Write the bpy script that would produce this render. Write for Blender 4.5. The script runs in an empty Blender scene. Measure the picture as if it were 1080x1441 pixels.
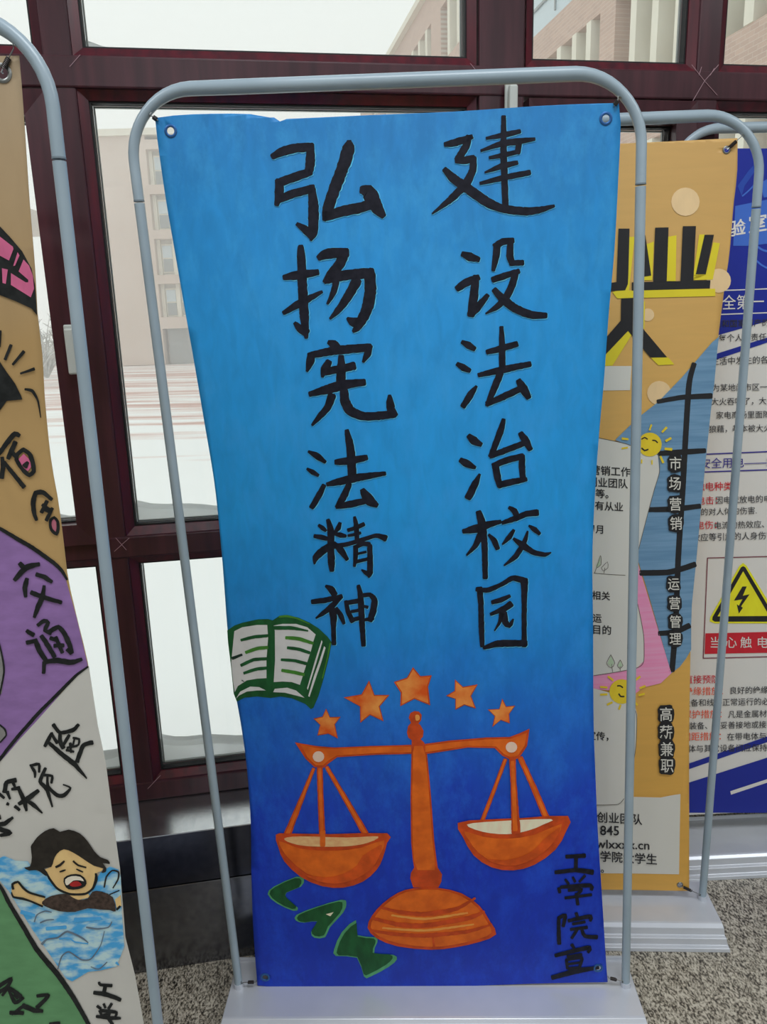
import bpy, bmesh, math, random
from mathutils import Vector, Matrix
from mathutils.geometry import tessellate_polygon
random.seed(7)
FILLW = 36.0      # each added ceiling fill light, watts
PRINTK = 0.62     # how brightly the room lights a white sheet
HAZE = 0.009

PI = math.pi
SC = bpy.context.scene
COL = SC.collection
# ------------------------------------------------------------------ camera
FPX, PITCH, ROLL, EYE = 1091.16, 0.2413, -0.029, 1.51
F0 = Vector((0, math.cos(PITCH), -math.sin(PITCH)))
U0 = Vector((0, math.sin(PITCH), math.cos(PITCH)))
R0 = Vector((1, 0, 0))
CR = R0*math.cos(ROLL) + U0*math.sin(ROLL)
CU = -R0*math.sin(ROLL) + U0*math.cos(ROLL)
CAM = Vector((0, 0, EYE))
cd = bpy.data.cameras.new('camera'); cam = bpy.data.objects.new('camera', cd); COL.objects.link(cam)
cam.matrix_world = Matrix(((CR.x, CU.x, -F0.x, 0), (CR.y, CU.y, -F0.y, 0), (CR.z, CU.z, -F0.z, EYE), (0, 0, 0, 1)))
cd.sensor_fit = 'HORIZONTAL'; cd.sensor_width = 36; cd.lens = 36*FPX/1080
cd.clip_start = .05; cd.clip_end = 600
SC.camera = cam
# ------------------------------------------------------------------ world, lights, exposure
SC.view_settings.view_transform = 'Standard'; SC.view_settings.look = 'None'
SC.view_settings.gamma = 1; SC.view_settings.use_curve_mapping = False
SC.view_settings.exposure = 0.0
SC.cycles.volume_bounces = 8
W = bpy.data.worlds.new('overcast_sky'); SC.world = W; W.use_nodes = True
bg = W.node_tree.nodes['Background']
bg.inputs[0].default_value = (0.93, 0.98, 0.96, 1); bg.inputs[1].default_value = 1.16

def area(name, loc, rot, sx, sy, power, col=(1, 1, 1)):
    d = bpy.data.lights.new(name, 'AREA'); d.shape = 'RECTANGLE'; d.size = sx; d.size_y = sy
    d.energy = power; d.color = col
    o = bpy.data.objects.new(name, d); o.location = loc; o.rotation_euler = rot; COL.objects.link(o)
    return o
for lx in (-2.2, 0.3, 2.8):
    for ly in (-4.0, 0.2):
        area('ceiling_fill', (lx, ly, 3.62), (0, 0, 0), 1.2, 0.9, FILLW, (0.93, 0.97, 1.0))  # area lights added to brighten the interior, no fittings known there

# ------------------------------------------------------------------ helpers
def ray(px, py):
    return F0 + CR*((px-540)/FPX) - CU*((py-720.5)/FPX)
def to_plane(px, py, p0, n):
    d = ray(px, py); return CAM + d*((p0-CAM).dot(n)/d.dot(n))
def to_z(px, py, z):
    d = ray(px, py); return CAM + d*((z-EYE)/d.z)
def s2l(c):
    c = c/255.0
    return c/12.92 if c <= .04045 else ((c+.055)/1.055)**2.4
def rgb(r, g, b, k=1.0):
    return (min(1, s2l(r)*k), min(1, s2l(g)*k), min(1, s2l(b)*k), 1)

def obj(name, me, mat=None, parent=None):
    if isinstance(me, bmesh.types.BMesh):
        bm = me; me = bpy.data.meshes.new(name); bm.to_mesh(me); bm.free()
    o = bpy.data.objects.new(name, me)
    if mat is not None:
        for m in (mat if isinstance(mat, (list, tuple)) else [mat]): me.materials.append(m)
    COL.objects.link(o)
    if parent is not None: o.parent = parent
    return o
def tag(o, label=None, cat=None, group=None, kind=None):
    if label: o['label'] = label
    if cat: o['category'] = cat
    if group: o['group'] = group
    if kind: o['kind'] = kind
    return o
def empty(name, loc):
    o = bpy.data.objects.new(name, None); o.location = loc; COL.objects.link(o)
    o.empty_display_size = .05
    return o
def smooth(o, ang=40):
    for p in o.data.polygons: p.use_smooth = True
    try: o.data.set_sharp_from_angle(angle=math.radians(ang))
    except Exception: pass
    return o
def relparent(o, parent):            # keep world coordinates baked in the mesh, parent at parent.location
    o.parent = parent
    o.location = -parent.location if o.type == 'MESH' else o.location - parent.location
    return o

def box_bm(bm, c, s, M=None):
    vs = []
    for dx in (-.5, .5):
        for dy in (-.5, .5):
            for dz in (-.5, .5):
                v = Vector((c[0]+dx*s[0], c[1]+dy*s[1], c[2]+dz*s[2]))
                vs.append(bm.verts.new(M @ v if M is not None else v))
    for f in ((0, 1, 3, 2), (4, 6, 7, 5), (0, 4, 5, 1), (2, 3, 7, 6), (0, 2, 6, 4), (1, 5, 7, 3)):
        bm.faces.new([vs[i] for i in f])
def bev(bm, w, seg=2):
    bmesh.ops.bevel(bm, geom=bm.edges[:], offset=w, segments=seg, profile=.5, affect='EDGES', clamp_overlap=True)
def box(name, c, s, mat, parent=None, M=None, bevel=0, seg=2):
    bm = bmesh.new(); box_bm(bm, c, s, M)
    if bevel: bev(bm, bevel, seg)
    bmesh.ops.recalc_face_normals(bm, faces=bm.faces)
    return obj(name, bm, mat, parent)
def tube_bm(bm, pts, rad, seg=16, caps=True, flat=None):
    pts = [Vector(p) for p in pts]; rings = []
    n = len(pts); up = None
    for i, p in enumerate(pts):
        d = (pts[min(i+1, n-1)] - pts[max(i-1, 0)]).normalized()
        if up is None:
            a = Vector((0, 1, 0)) if abs(d.y) < .9 else Vector((1, 0, 0))
            up = (a - d*a.dot(d)).normalized()
        else:
            up = (up - d*up.dot(d)).normalized()
        s = d.cross(up)
        r = rad[i] if isinstance(rad, (list, tuple)) else rad
        rings.append([bm.verts.new(p + up*(r*math.cos(2*PI*k/seg)) + s*(r*math.sin(2*PI*k/seg))) for k in range(seg)])
    for a, b in zip(rings, rings[1:]):
        for k in range(seg): bm.faces.new((a[k], a[(k+1) % seg], b[(k+1) % seg], b[k]))
    if caps:
        bm.faces.new(rings[0][::-1]); bm.faces.new(rings[-1])
def tube(name, pts, rad, mat, parent=None, seg=16):
    bm = bmesh.new(); tube_bm(bm, pts, rad, seg)
    bmesh.ops.recalc_face_normals(bm, faces=bm.faces)
    return smooth(obj(name, bm, mat, parent), 50)

# ------------------------------------------------------------------ materials
def newmat(name, col=(.5, .5, .5, 1), rough=.5, spec=.5, metal=0, coat=0):
    m = bpy.data.materials.new(name); m.use_nodes = True
    b = m.node_tree.nodes['Principled BSDF']
    b.inputs['Base Color'].default_value = col; b.inputs['Roughness'].default_value = rough
    b.inputs['Specular IOR Level'].default_value = spec; b.inputs['Metallic'].default_value = metal
    b.inputs['Coat Weight'].default_value = coat
    return m, m.node_tree, b
def N(nt, t, **kw):
    n = nt.nodes.new(t)
    for k, v in kw.items():
        if k.startswith('i_'): n.inputs[k[2:].replace('_', ' ')].default_value = v
        else: setattr(n, k, v)
    return n
def ramp(nt, stops, interp='LINEAR'):
    r = nt.nodes.new('ShaderNodeValToRGB'); e = r.color_ramp.elements; r.color_ramp.interpolation = interp
    while len(e) < len(stops): e.new(.5)
    for i, (p, c) in enumerate(stops): e[i].position = p; e[i].color = c
    return r
def noisy(name, c1, c2, scale=(20, 20, 20), rough=.5, spec=.5, detail=4, bump=0, metal=0, lo=.35, hi=.65, coat=0):
    m, nt, b = newmat(name, c1, rough, spec, metal, coat)
    tc = N(nt, 'ShaderNodeTexCoord'); mp = N(nt, 'ShaderNodeMapping'); mp.inputs['Scale'].default_value = scale
    nz = N(nt, 'ShaderNodeTexNoise'); nz.inputs['Scale'].default_value = 1; nz.inputs['Detail'].default_value = detail
    nt.links.new(tc.outputs['Object'], mp.inputs[0]); nt.links.new(mp.outputs[0], nz.inputs['Vector'])
    r = ramp(nt, [(lo, c1), (hi, c2)]); nt.links.new(nz.outputs['Fac'], r.inputs[0]); nt.links.new(r.outputs[0], b.inputs['Base Color'])
    if bump:
        bp = N(nt, 'ShaderNodeBump'); bp.inputs['Strength'].default_value = bump; bp.inputs['Distance'].default_value = .002
        nt.links.new(nz.outputs['Fac'], bp.inputs['Height']); nt.links.new(bp.outputs[0], b.inputs['Normal'])
    return m
K = 1.0/PRINTK     # photographed print colours divided by the light that falls on them
def paint(name, c, var=.12, sc=(60, 60, 25), rough=.55):
    a = rgb(*c, K*(1-var)); b = rgb(*c, K*(1+var))
    return noisy(name, a, b, sc, rough, .3, 5)
# ------------------------------------------------------------------ structure materials
M_frame = noisy('maroon_frame', rgb(80, 42, 51), rgb(60, 32, 40), (40, 40, 4), .32, .5, 6, .15)
M_bead = noisy('red_bead', rgb(100, 34, 46), rgb(70, 32, 42), (50, 50, 6), .3, .5, 6)
M_gasket = newmat('black_gasket', rgb(24, 24, 26), .6)[0]
M_spacer = newmat('pale_spacer', rgb(150, 152, 150), .4)[0]
M_white = newmat('white_plastic', rgb(205, 210, 205), .35)[0]
M_plaster = noisy('white_plaster', rgb(196, 196, 192), rgb(205, 205, 201), (3, 3, 3), .9, .2)
M_ceil = noisy('ceiling_white', rgb(205, 206, 205), rgb(212, 212, 210), (3, 3, 3), .9, .2)
M_ledge_lit = noisy('ledge_steel_lit', rgb(112, 113, 120), rgb(124, 125, 130), (60, 60, 60), .20, .5, 6, .02, .95)  # ledge steel with the mirrored floor light put into its colour
M_dark = noisy('ledge_steel_shaded', rgb(62, 64, 74), rgb(70, 72, 82), (60, 60, 60), .18, .5, 6, .02, .95)  # same ledge steel, darkened in colour for its dim reflection
M_ledge_bright = noisy('ledge_steel_bright', rgb(190, 192, 196), rgb(200, 202, 204), (60, 60, 60), .22, .5, 6, .02, .95)  # same ledge steel, bright window reflection put into the colour
M_snow = noisy('snow', rgb(232, 236, 236), rgb(244, 246, 246), (6, 6, 6), .9, .1, 5, .4)
_nt = M_snow.node_tree; _o = _nt.nodes['Material Output']; _tr = _nt.nodes.new('ShaderNodeBsdfTranslucent'); _tr.inputs[0].default_value = (.95, .97, .97, 1)
_mx = _nt.nodes.new('ShaderNodeMixShader'); _mx.inputs[0].default_value = .8
_nt.links.new(_nt.nodes['Principled BSDF'].outputs[0], _mx.inputs[1]); _nt.links.new(_tr.outputs[0], _mx.inputs[2]); _nt.links.new(_mx.outputs[0], _o.inputs[0])

def glass_mat():
    m = bpy.data.materials.new('window_glass'); m.use_nodes = True; nt = m.node_tree; nt.nodes.clear()
    o = N(nt, 'ShaderNodeOutputMaterial'); mx = N(nt, 'ShaderNodeMixShader'); tr = N(nt, 'ShaderNodeBsdfTransparent'); gl = N(nt, 'ShaderNodeBsdfGlossy')
    gl.inputs['Roughness'].default_value = .02; tr.inputs[0].default_value = (.97, .985, .98, 1)
    fr = N(nt, 'ShaderNodeFresnel'); fr.inputs[0].default_value = 1.35
    nt.links.new(fr.outputs[0], mx.inputs[0]); nt.links.new(tr.outputs[0], mx.inputs[1]); nt.links.new(gl.outputs[0], mx.inputs[2]); nt.links.new(mx.outputs[0], o.inputs[0])
    return m
M_glass = glass_mat()

def granite_mat():
    m, nt, b = newmat('speckled_granite', rough=.32, spec=.5)
    tc = N(nt, 'ShaderNodeTexCoord'); mp = N(nt, 'ShaderNodeMapping'); mp.inputs['Rotation'].default_value = (0, 0, .6); mp.inputs['Scale'].default_value = (1, .55, 1)
    nt.links.new(tc.outputs['Object'], mp.inputs[0])
    a = N(nt, 'ShaderNodeTexNoise'); a.inputs['Scale'].default_value = 210; a.inputs['Detail'].default_value = 3; a.inputs['Roughness'].default_value = .7
    c = N(nt, 'ShaderNodeTexNoise'); c.inputs['Scale'].default_value = 60; c.inputs['Detail'].default_value = 2
    for n in (a, c): nt.links.new(mp.outputs[0], n.inputs['Vector'])
    r = ramp(nt, [(.36, rgb(44, 40, 36)), (.43, rgb(96, 90, 80)), (.49, rgb(156, 149, 134)), (.60, rgb(208, 201, 186))])
    mth = N(nt, 'ShaderNodeMath', operation='MULTIPLY_ADD'); mth.inputs[1].default_value = .35; mth.inputs[2].default_value = -.175
    ad = N(nt, 'ShaderNodeMath', operation='ADD')
    nt.links.new(c.outputs['Fac'], mth.inputs[0]); nt.links.new(mth.outputs[0], ad.inputs[0]); nt.links.new(a.outputs['Fac'], ad.inputs[1])
    nt.links.new(ad.outputs[0], r.inputs[0]); nt.links.new(r.outputs[0], b.inputs['Base Color'])
    return m
M_granite = granite_mat()

# ------------------------------------------------------------------ room shell, in the frame of the window wall
WA = math.radians(9.6)
MW = Matrix.Rotation(WA, 4, 'Z')
GO = 1.82                      # distance of the glass plane
SCL = GO/1.8
def Z(z): return z*SCL + EYE   # heights measured on the glass plane
def T(t): return t*SCL
FLOORM = box('floor', (0, -2.1, -.06), (11, 8.1, .12), M_granite, M=MW); tag(FLOORM, kind='structure')
tag(box('ceiling', (0, -2.1, 3.75), (11, 8.1, .1), M_ceil, M=MW), kind='structure')
tag(box('wall_back', (0, -6.1, 1.85), (11, .1, 3.7), M_plaster, M=MW), kind='structure')
tag(box('wall_left', (-5.45, -2.1, 1.85), (.1, 7.9, 3.7), M_plaster, M=MW), kind='structure')
tag(box('wall_right', (5.45, -2.1, 1.85), (.1, 7.9, 3.7), M_plaster, M=MW), kind='structure')
ZB = Z(-1.128); ZTOP = Z(1.32); PIT = 1.387
tL, tR = T(-.275-2*PIT-.12), T(.511+2*PIT+.12)
tag(box('wall_front_sill', (0, 1.955, (ZB-.6)/2), (11, .07, ZB+.6), M_plaster, M=MW), kind='structure')
tag(box('wall_front_head', (0, 1.90, (ZTOP+3.7)/2), (11, .16, 3.7-ZTOP), M_plaster, M=MW), kind='structure')
tag(box('wall_front_left', ((tL-5.5)/2, 1.90, (ZB+ZTOP)/2), (5.5+tL, .16, ZTOP-ZB), M_plaster, M=MW), kind='structure')
tag(box('wall_front_right', ((tR+5.5)/2, 1.90, (ZB+ZTOP)/2), (5.5-tR, .16, ZTOP-ZB), M_plaster, M=MW), kind='structure')

# mullions and transoms
ntrim = [0]
def trim(t0, t1, z0, z1, o0=1.785, o1=1.86, mat=None):
    ntrim[0] += 1
    o = box('trim_%d' % ntrim[0], ((t0+t1)/2, (o0+o1)/2, (z0+z1)/2), (t1-t0, o1-o0, z1-z0), mat or M_frame, M=MW, bevel=.004)
    return tag(o, kind='structure')
rows = [('upper', .541, 1.25), ('middle', -.438, .446), ('lower', -1.063, -.524)]
for k in range(-2, 3):
    a = k*PIT
    trim(T(.511+a+.022), T(.657+a-.022), ZB, ZTOP)
    trim(T(1.02-PIT+a+.018), T(-.275+a-.018), ZB, ZTOP)
trim(tL-.001, tR, Z(.446+.018), Z(.541-.018), 1.782)
trim(tL-.001, tR, Z(-.524+.018), Z(-.438-.018), 1.782)
trim(tL-.001, tR, ZB, Z(-1.063-.016), 1.782)
trim(tL-.001, tR, Z(1.25+.018), ZTOP, 1.782)

def ring(name, t0, t1, z0, z1, wi, o0, o1, mat, parent, slope=0):
    """rectangular ring whose inner edge is t0..t1,z0..z1 and outer edge wi further out; front face may slope"""
    bm = bmesh.new()
    def rect(e, o): return [bm.verts.new(MW @ Vector((x, o, z))) for x, z in ((t0-e, z0-e), (t1+e, z0-e), (t1+e, z1+e), (t0-e, z1+e))]
    A = rect(wi, o0); B = rect(0, o0+slope); C_ = rect(0, o1); D = rect(wi, o1)
    for P, Q in ((A, B), (B, C_), (C_, D), (D, A)):
        for i in range(4): bm.faces.new((P[i], P[(i+1) % 4], Q[(i+1) % 4], Q[i]))
    bmesh.ops.recalc_face_normals(bm, faces=bm.faces)
    return obj(name, bm, mat, parent)
nwin = [0]
def window(t0, t1, z0, z1, sash=False):
    nwin[0] += 1
    wi = .018 if not sash else .046
    w = ring('window_%d' % nwin[0], t0, t1, z0, z1, wi, 1.790 if not sash else 1.772, 1.845, M_bead if not sash else M_frame, None, .012 if not sash else .006)
    tag(w, kind='structure')
    ring('gasket', t0+.004, t1-.004, z0+.004, z1-.004, .006, 1.806, 1.825, M_gasket, w)
    # thin pale spacer bar between the two sheets of glass, seen along the top and left
    ring('spacer_bar', t0+.007, t1-.007, z0+.007, z1-.007, .003, 1.829, 1.836, M_spacer, w)
    box('glass_pane', ((t0+t1)/2, GO+.006, (z0+z1)/2), (t1-t0+.02, .004, z1-z0+.02), M_glass, w, M=MW)
    return w
def snow_bank(t0, t1, z, h, cornerL=.0):
    bm = bmesh.new(); n = max(12, int((t1-t0)/.03)); rnd = random.Random(int(t0*1000)+int(z*100))
    ph = rnd.random()*6; prev = None
    for i in range(n+1):
        s = i/n; x = t0+(t1-t0)*s
        hh = h*(.75+.2*math.sin(ph+s*9)+.15*math.sin(ph*2+s*23)) + cornerL*math.exp(-s*14) + cornerL*.5*math.exp(-(1-s)*16)
        sec = [(1.846, -.012), (1.846, hh*.8), (1.856, hh), (1.885, hh*.9), (1.915, hh*.4), (1.925, -.012)]
        cur = [bm.verts.new(MW @ Vector((x, o, z+q))) for o, q in sec]
        if prev:
            for j in range(len(sec)): bm.faces.new((prev[j], prev[(j+1) % 6], cur[(j+1) % 6], cur[j]))
        else: bm.faces.new(cur)
        prev = cur
    bm.faces.new(prev[::-1])
    bmesh.ops.recalc_face_normals(bm, faces=bm.faces)
    o = smooth(obj('snow_bank', bm, M_snow)); tag(o, kind='stuff', cat='snow')
    return o
SASH = {}
for k in range(-2, 3):
    a = k*PIT
    for rn, z0, z1 in rows:
        window(T(-.275+a), T(.511+a), Z(z0), Z(z1))
        if rn == 'middle': SASH[k] = window(T(.657+a+.03), T(1.02+a-.027), Z(z0+.018), Z(z1-.033), True)
        else: window(T(.657+a), T(1.02+a), Z(z0), Z(z1))
        if k in (-1, 0, 1):
            h = {'upper': .010, 'middle': .034, 'lower': .05}[rn]
            side = {-1: 'leftmost', 0: 'centre', 1: 'far right'}[k]
            o = snow_bank(T(-.275+a), T(.511+a), Z(z0), h, .022)
            tag(o, 'white snow piled outside along the bottom of the %s %s wide window pane' % (side, rn))
            o = snow_bank(T(.657+a), T(1.02+a), Z(z0), h*.9, .02)
            tag(o, 'white snow piled outside the %s row narrow pane right of the %s wide pane' % (rn, side))
# pale scratches where the welded frame corners meet
M_scr = newmat('weld_scratch', rgb(186, 150, 160), .5)[0]
scr = bmesh.new()
for (ax, ay, bx, by) in [(113, 77, 98, 94), (161, 776, 182, 757), (163, 757, 178, 774), (226, 1091, 208, 1110), (662, 89, 671, 100), (974, 91, 992, 114), (992, 114, 1012, 91), (992, 114, 972, 148), (992, 114, 1010, 134), (984, 106, 988, 94), (1000, 106, 1006, 96)]:
    n_ = MW.to_3x3() @ Vector((0, 1, 0)); p0 = n_*1.781
    p = to_plane(ax, ay, p0, n_); q = to_plane(bx, by, p0, n_)
    tube_bm(scr, [p, q], .0006, 6)
tag(obj('trim_99', scr, M_scr), kind='structure')

# window handles
def handle(px, py0, py1, w):
    n_ = MW.to_3x3() @ Vector((0, 1, 0))
    a = to_plane(px[0], py0, n_*1.75, n_); b = to_plane(px[1], py1, n_*1.75, n_)
    a = MW.inverted() @ a; b = MW.inverted() @ b
    L = a.z-b.z
    h = box('lever', (a.x, 1.752, (a.z+b.z)/2), (.019, .014, L), M_white, M=MW, bevel=.004); h.parent = w; h.name = 'handle'; h['label'] = 'white lever handle'
    p = box('mounting_plate', (a.x, 1.7685, a.z-.02), (.026, .009, .055), M_white, M=MW, bevel=.003); p.parent = h
handle((723, 724), 119, 190, SASH[0])
handle((96, 104), 462, 527, SASH[-1])

# black stone ledge under the windows
LO = 1.636
lg = empty('window_ledge', MW @ Vector((-.9, LO, 0)))
tag(lg, 'polished black ledge along the floor under the windows', 'ledge')
ZL = -1.1415+EYE
t0, t1 = -3.6, .12
top = box('top_slab', ((t0+t1)/2, (LO+1.846)/2, ZL-.0015), (t1-t0, 1.846-LO, .003), M_ledge_bright, M=MW); relparent(top, lg)
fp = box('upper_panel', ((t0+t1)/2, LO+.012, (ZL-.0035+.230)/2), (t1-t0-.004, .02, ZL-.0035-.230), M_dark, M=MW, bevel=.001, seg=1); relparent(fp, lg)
lp = box('lower_panel', ((t0+t1)/2, LO+.010, .114), (t1-t0-.004, .02, .228), M_ledge_lit, M=MW, bevel=.001, seg=1); relparent(lp, lg)
sp = box('end_panel', (t1-.012, (LO+.025+1.846)/2, (ZL-.026)/2), (.02, 1.846-LO-.03, ZL-.026), M_ledge_lit, M=MW); relparent(sp, lg)

# ------------------------------------------------------------------ outside
GZ = -1.09
def plaza_mat():
    m, nt, b = newmat('snowy_brick_plaza', rough=.9, spec=.1)
    tc = N(nt, 'ShaderNodeTexCoord'); mp = N(nt, 'ShaderNodeMapping'); mp.inputs['Scale'].default_value = (.12, .85, 1)
    nz = N(nt, 'ShaderNodeTexNoise'); nz.inputs['Scale'].default_value = 1.0; nz.inputs['Detail'].default_value = 6; nz.inputs['Roughness'].default_value = .6
    nt.links.new(tc.outputs['Object'], mp.inputs[0]); nt.links.new(mp.outputs[0], nz.inputs['Vector'])
    sx = N(nt, 'ShaderNodeSeparateXYZ'); nt.links.new(tc.outputs['Object'], sx.inputs[0])
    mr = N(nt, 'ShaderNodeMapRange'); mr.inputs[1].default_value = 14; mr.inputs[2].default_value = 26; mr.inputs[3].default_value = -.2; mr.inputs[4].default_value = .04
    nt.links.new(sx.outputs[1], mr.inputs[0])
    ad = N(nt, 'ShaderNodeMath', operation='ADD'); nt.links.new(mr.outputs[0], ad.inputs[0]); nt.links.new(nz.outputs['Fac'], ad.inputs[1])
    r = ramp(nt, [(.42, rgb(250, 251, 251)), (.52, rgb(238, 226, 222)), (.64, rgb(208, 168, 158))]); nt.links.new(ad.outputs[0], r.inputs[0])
    nt.links.new(r.outputs[0], b.inputs['Base Color'])
    return m
bm = bmesh.new()
bmesh.ops.create_grid(bm, x_segments=30, y_segments=30, size=1)
for v in bm.verts: v.co = Vector((v.co.x*130, 3.2+(v.co.y+1)*75, GZ))
for v in bm.verts: v.co.z += .05*math.sin(v.co.x*.31+v.co.y*.17)
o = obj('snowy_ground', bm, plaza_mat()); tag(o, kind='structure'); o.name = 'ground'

def brick_mat(name, c1, c2, cm, sc=4.0):
    m, nt, b = newmat(name, rough=.85, spec=.2)
    tc = N(nt, 'ShaderNodeTexCoord'); br = N(nt, 'ShaderNodeTexBrick'); br.inputs['Scale'].default_value = sc
    br.inputs['Color1'].default_value = c1; br.inputs['Color2'].default_value = c2; br.inputs['Mortar'].default_value = cm
    br.inputs['Mortar Size'].default_value = .012; br.inputs['Brick Width'].default_value = .8; br.inputs['Row Height'].default_value = .28
    nt.links.new(tc.outputs['UV'], br.inputs['Vector']); nt.links.new(br.outputs[0], b.inputs['Base Color'])
    return m
def uvbox(o, axis_u, sc=1.0):
    me = o.data; uv = me.uv_layers.new(name='UVMap')
    for l in me.loops:
        co = me.vertices[l.vertex_index].co
        uv.data[l.index].uv = (co.dot(axis_u)*sc, co.z*sc)
M_brick = brick_mat('tan_brick', rgb(204, 176, 160), rgb(192, 164, 150), rgb(216, 204, 194), 3.2)
M_fin = noisy('cream_stone', rgb(228, 222, 206), rgb(236, 231, 216), (1, 1, 1), .8, .2)
M_infill = noisy('grey_spandrel', rgb(182, 176, 164), rgb(194, 188, 176), (.4, .4, .4), .6, .3)
M_darkpane = newmat('dull_glazing', rgb(140, 146, 148), .25, .5)[0]
M_curt = newmat('curtain_glass', rgb(196, 212, 220), .25, .5)[0]
M_pale = noisy('pale_render', rgb(206, 186, 172), rgb(216, 198, 186), (.15, .15, .3), .9, .2)

# the building across the plaza: blank pale gable and a column of windows per bay
def ground_pt(px, dist):      # point at depth Y=dist under pixel column px, on the ground
    d = ray(px, 500); return d.x/d.y*dist
def at_y(px, py, Y):
    d = ray(px, py); return CAM + d*(Y/d.y)
Yb = 57.0
def mb(name, boxes, mat, parent, bevel=0):
    bm = bmesh.new()
    for c, s in boxes: box_bm(bm, c, s)
    bmesh.ops.recalc_face_normals(bm, faces=bm.faces)
    return obj(name, bm, mat, parent)
xl = ground_pt(100, Yb); xw = ground_pt(232, Yb)
def zpx(y): return at_y(215, y, Yb).z
B1 = empty('campus_building', (xl, Yb, GZ)); tag(B1, 'pale five storey building with a blank gable across the snowy plaza', 'building')
zr = zpx(189)
def share(proto, dx, dz, parent, z=False):
    c = proto.copy(); COL.objects.link(c); c.parent = parent; c.location = proto.location + Vector((dx, 0, dz)); return c
o = mb('gable_wall', [(((xl+xw)/2, Yb+8, (GZ+zr)/2), (xw-xl, 16, zr-GZ))], M_pale, None); relparent(o, B1)
o = mb('roof_coping', [((xw+9, Yb+8, zr+.15), (xw-xl+18.4, 16.5, .42))], M_fin, None); relparent(o, B1)
o = mb('main_wall', [((xw+9, Yb+8.7, (GZ+zr)/2), (18, 14.9, zr-GZ-.05))], M_pale, None); relparent(o, B1)
P = 21*57/1091; pil = win = None
for fl in range(4):
    zt_ = zpx(210+63.3*fl); zb_ = zt_-2.72; zc_ = (zt_+zb_)/2
    o = mb('floor_zone', [((xw+9, Yb+1.0, zc_), (18, .6, 2.72))], M_infill, None); relparent(o, B1)
    o = mb('floor_band', [((xw+9, Yb+.55, zt_+.30), (18, 1.2, .60))], M_pale, None); relparent(o, B1)
    for i in range(16):
        x = xw + .15 + i*P
        if pil is None:
            pil = mb('pilaster', [((x, Yb+.62, zc_), (.26, .3, 2.72))], M_fin, None); relparent(pil, B1); x0_, z0_ = x, zc_
            win = mb('window', [((x+P/2, Yb+.68, zc_+.1), (.78, .12, 1.95))], M_fin, None); relparent(win, B1)
            pa = mb('pane', [((x+P/2, Yb+.60, zc_+.56), (.66, .05, .80))], M_curt, None); pa.parent = win
            pb = mb('pane', [((x+P/2, Yb+.60, zc_-.36), (.66, .05, .86))], M_darkpane, None); pb.parent = win
        else:
            share(pil, x-x0_, zc_-z0_, B1); w_ = share(win, x-x0_, zc_-z0_, B1)
            for q in (pa, pb): c = q.copy(); COL.objects.link(c); c.parent = w_
o = mb('floor_band', [((xw+9, Yb+.5, zpx(455)), (18, 1.2, .8))], M_pale, None); relparent(o, B1)
for i in range(6):
    f = mb('entrance_glazing', [((xw+1.6+i*3, Yb+.7, (zpx(463)+GZ)/2), (2.7, .3, zpx(463)-GZ))], M_darkpane, None); relparent(f, B1)

# elevated walkway far at left
B2 = empty('elevated_walkway', (-28, 66, GZ)); tag(B2, 'pale elevated walkway block far beyond the left window sash', 'building')
xa = ground_pt(-60, 66); xb = ground_pt(68, 66)
za = at_y(50, 325, 66).z; zc = at_y(50, 293, 66).z
o = mb('deck', [(((xa+xb)/2, 68, (za+zc)/2), (xb-xa, 4, zc-za))], M_infill, None); relparent(o, B2)
for x in (xa+1, (xa+xb)/2-2):
    o = mb('column', [((x, 68, (za+GZ)/2), (.8, .8, za-GZ))], M_fin, None); relparent(o, B2)

# the long brick building that runs away on the right
Dv = Vector((-.18, 1, 0)).normalized(); Lv = Vector((Dv.y, -Dv.x, 0)); A_ = 9.0
MB_ = Matrix(((Lv.x, Dv.x, 0, 0), (Lv.y, Dv.y, 0, 0), (0, 0, 1, 0), (0, 0, 0, 1)))
def fz(k): return EYE + k*A_*1.0
B3 = empty('brick_building', MB_ @ Vector((A_, 20, 0)) + Vector((0, 0, GZ))); tag(B3, 'long tan brick building with cream stone fins seen through the right windows', 'building')
def wing(name, lat, s0, s1, k0, k1, mat, thick=.6, depth_out=0, uv=True):
    bm = bmesh.new(); box_bm(bm, (lat+thick/2, (s0+s1)/2, (fz(k0)+fz(k1))/2), (thick, s1-s0, fz(k1)-fz(k0)), MB_)
    bmesh.ops.recalc_face_normals(bm, faces=bm.faces)
    o = obj(name, bm, mat)
    if uv: uvbox(o, Dv)
    return relparent(o, B3)
SPLIT = 27.0
# far wing, taller
wing('core_block', A_+.9, SPLIT, 54, -.29, 1.45, M_infill, 9)
for k0, k1 in ((1.34, 1.47), (.97, 1.115), (.60, .75), (-.1, .12)):
    wing('brick_band', A_, SPLIT, 54.2, k0, k1, M_brick, .9)
wing('roof_coping', A_-.25, SPLIT, 54.5, 1.47, 1.50, M_fin, 3)
s = SPLIT+.4; i = 0
while s < 53:
    for k0, k1 in ((1.115, 1.34), (.75, .97), (.12, .60)):
        wing('stone_fin', A_-.02, s, s+(.35 if i % 4 else 1.6), k0, k1, M_fin if i % 4 else M_brick, .9)
    s += 1.35 if i % 4 else 2.3; i += 1
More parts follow.
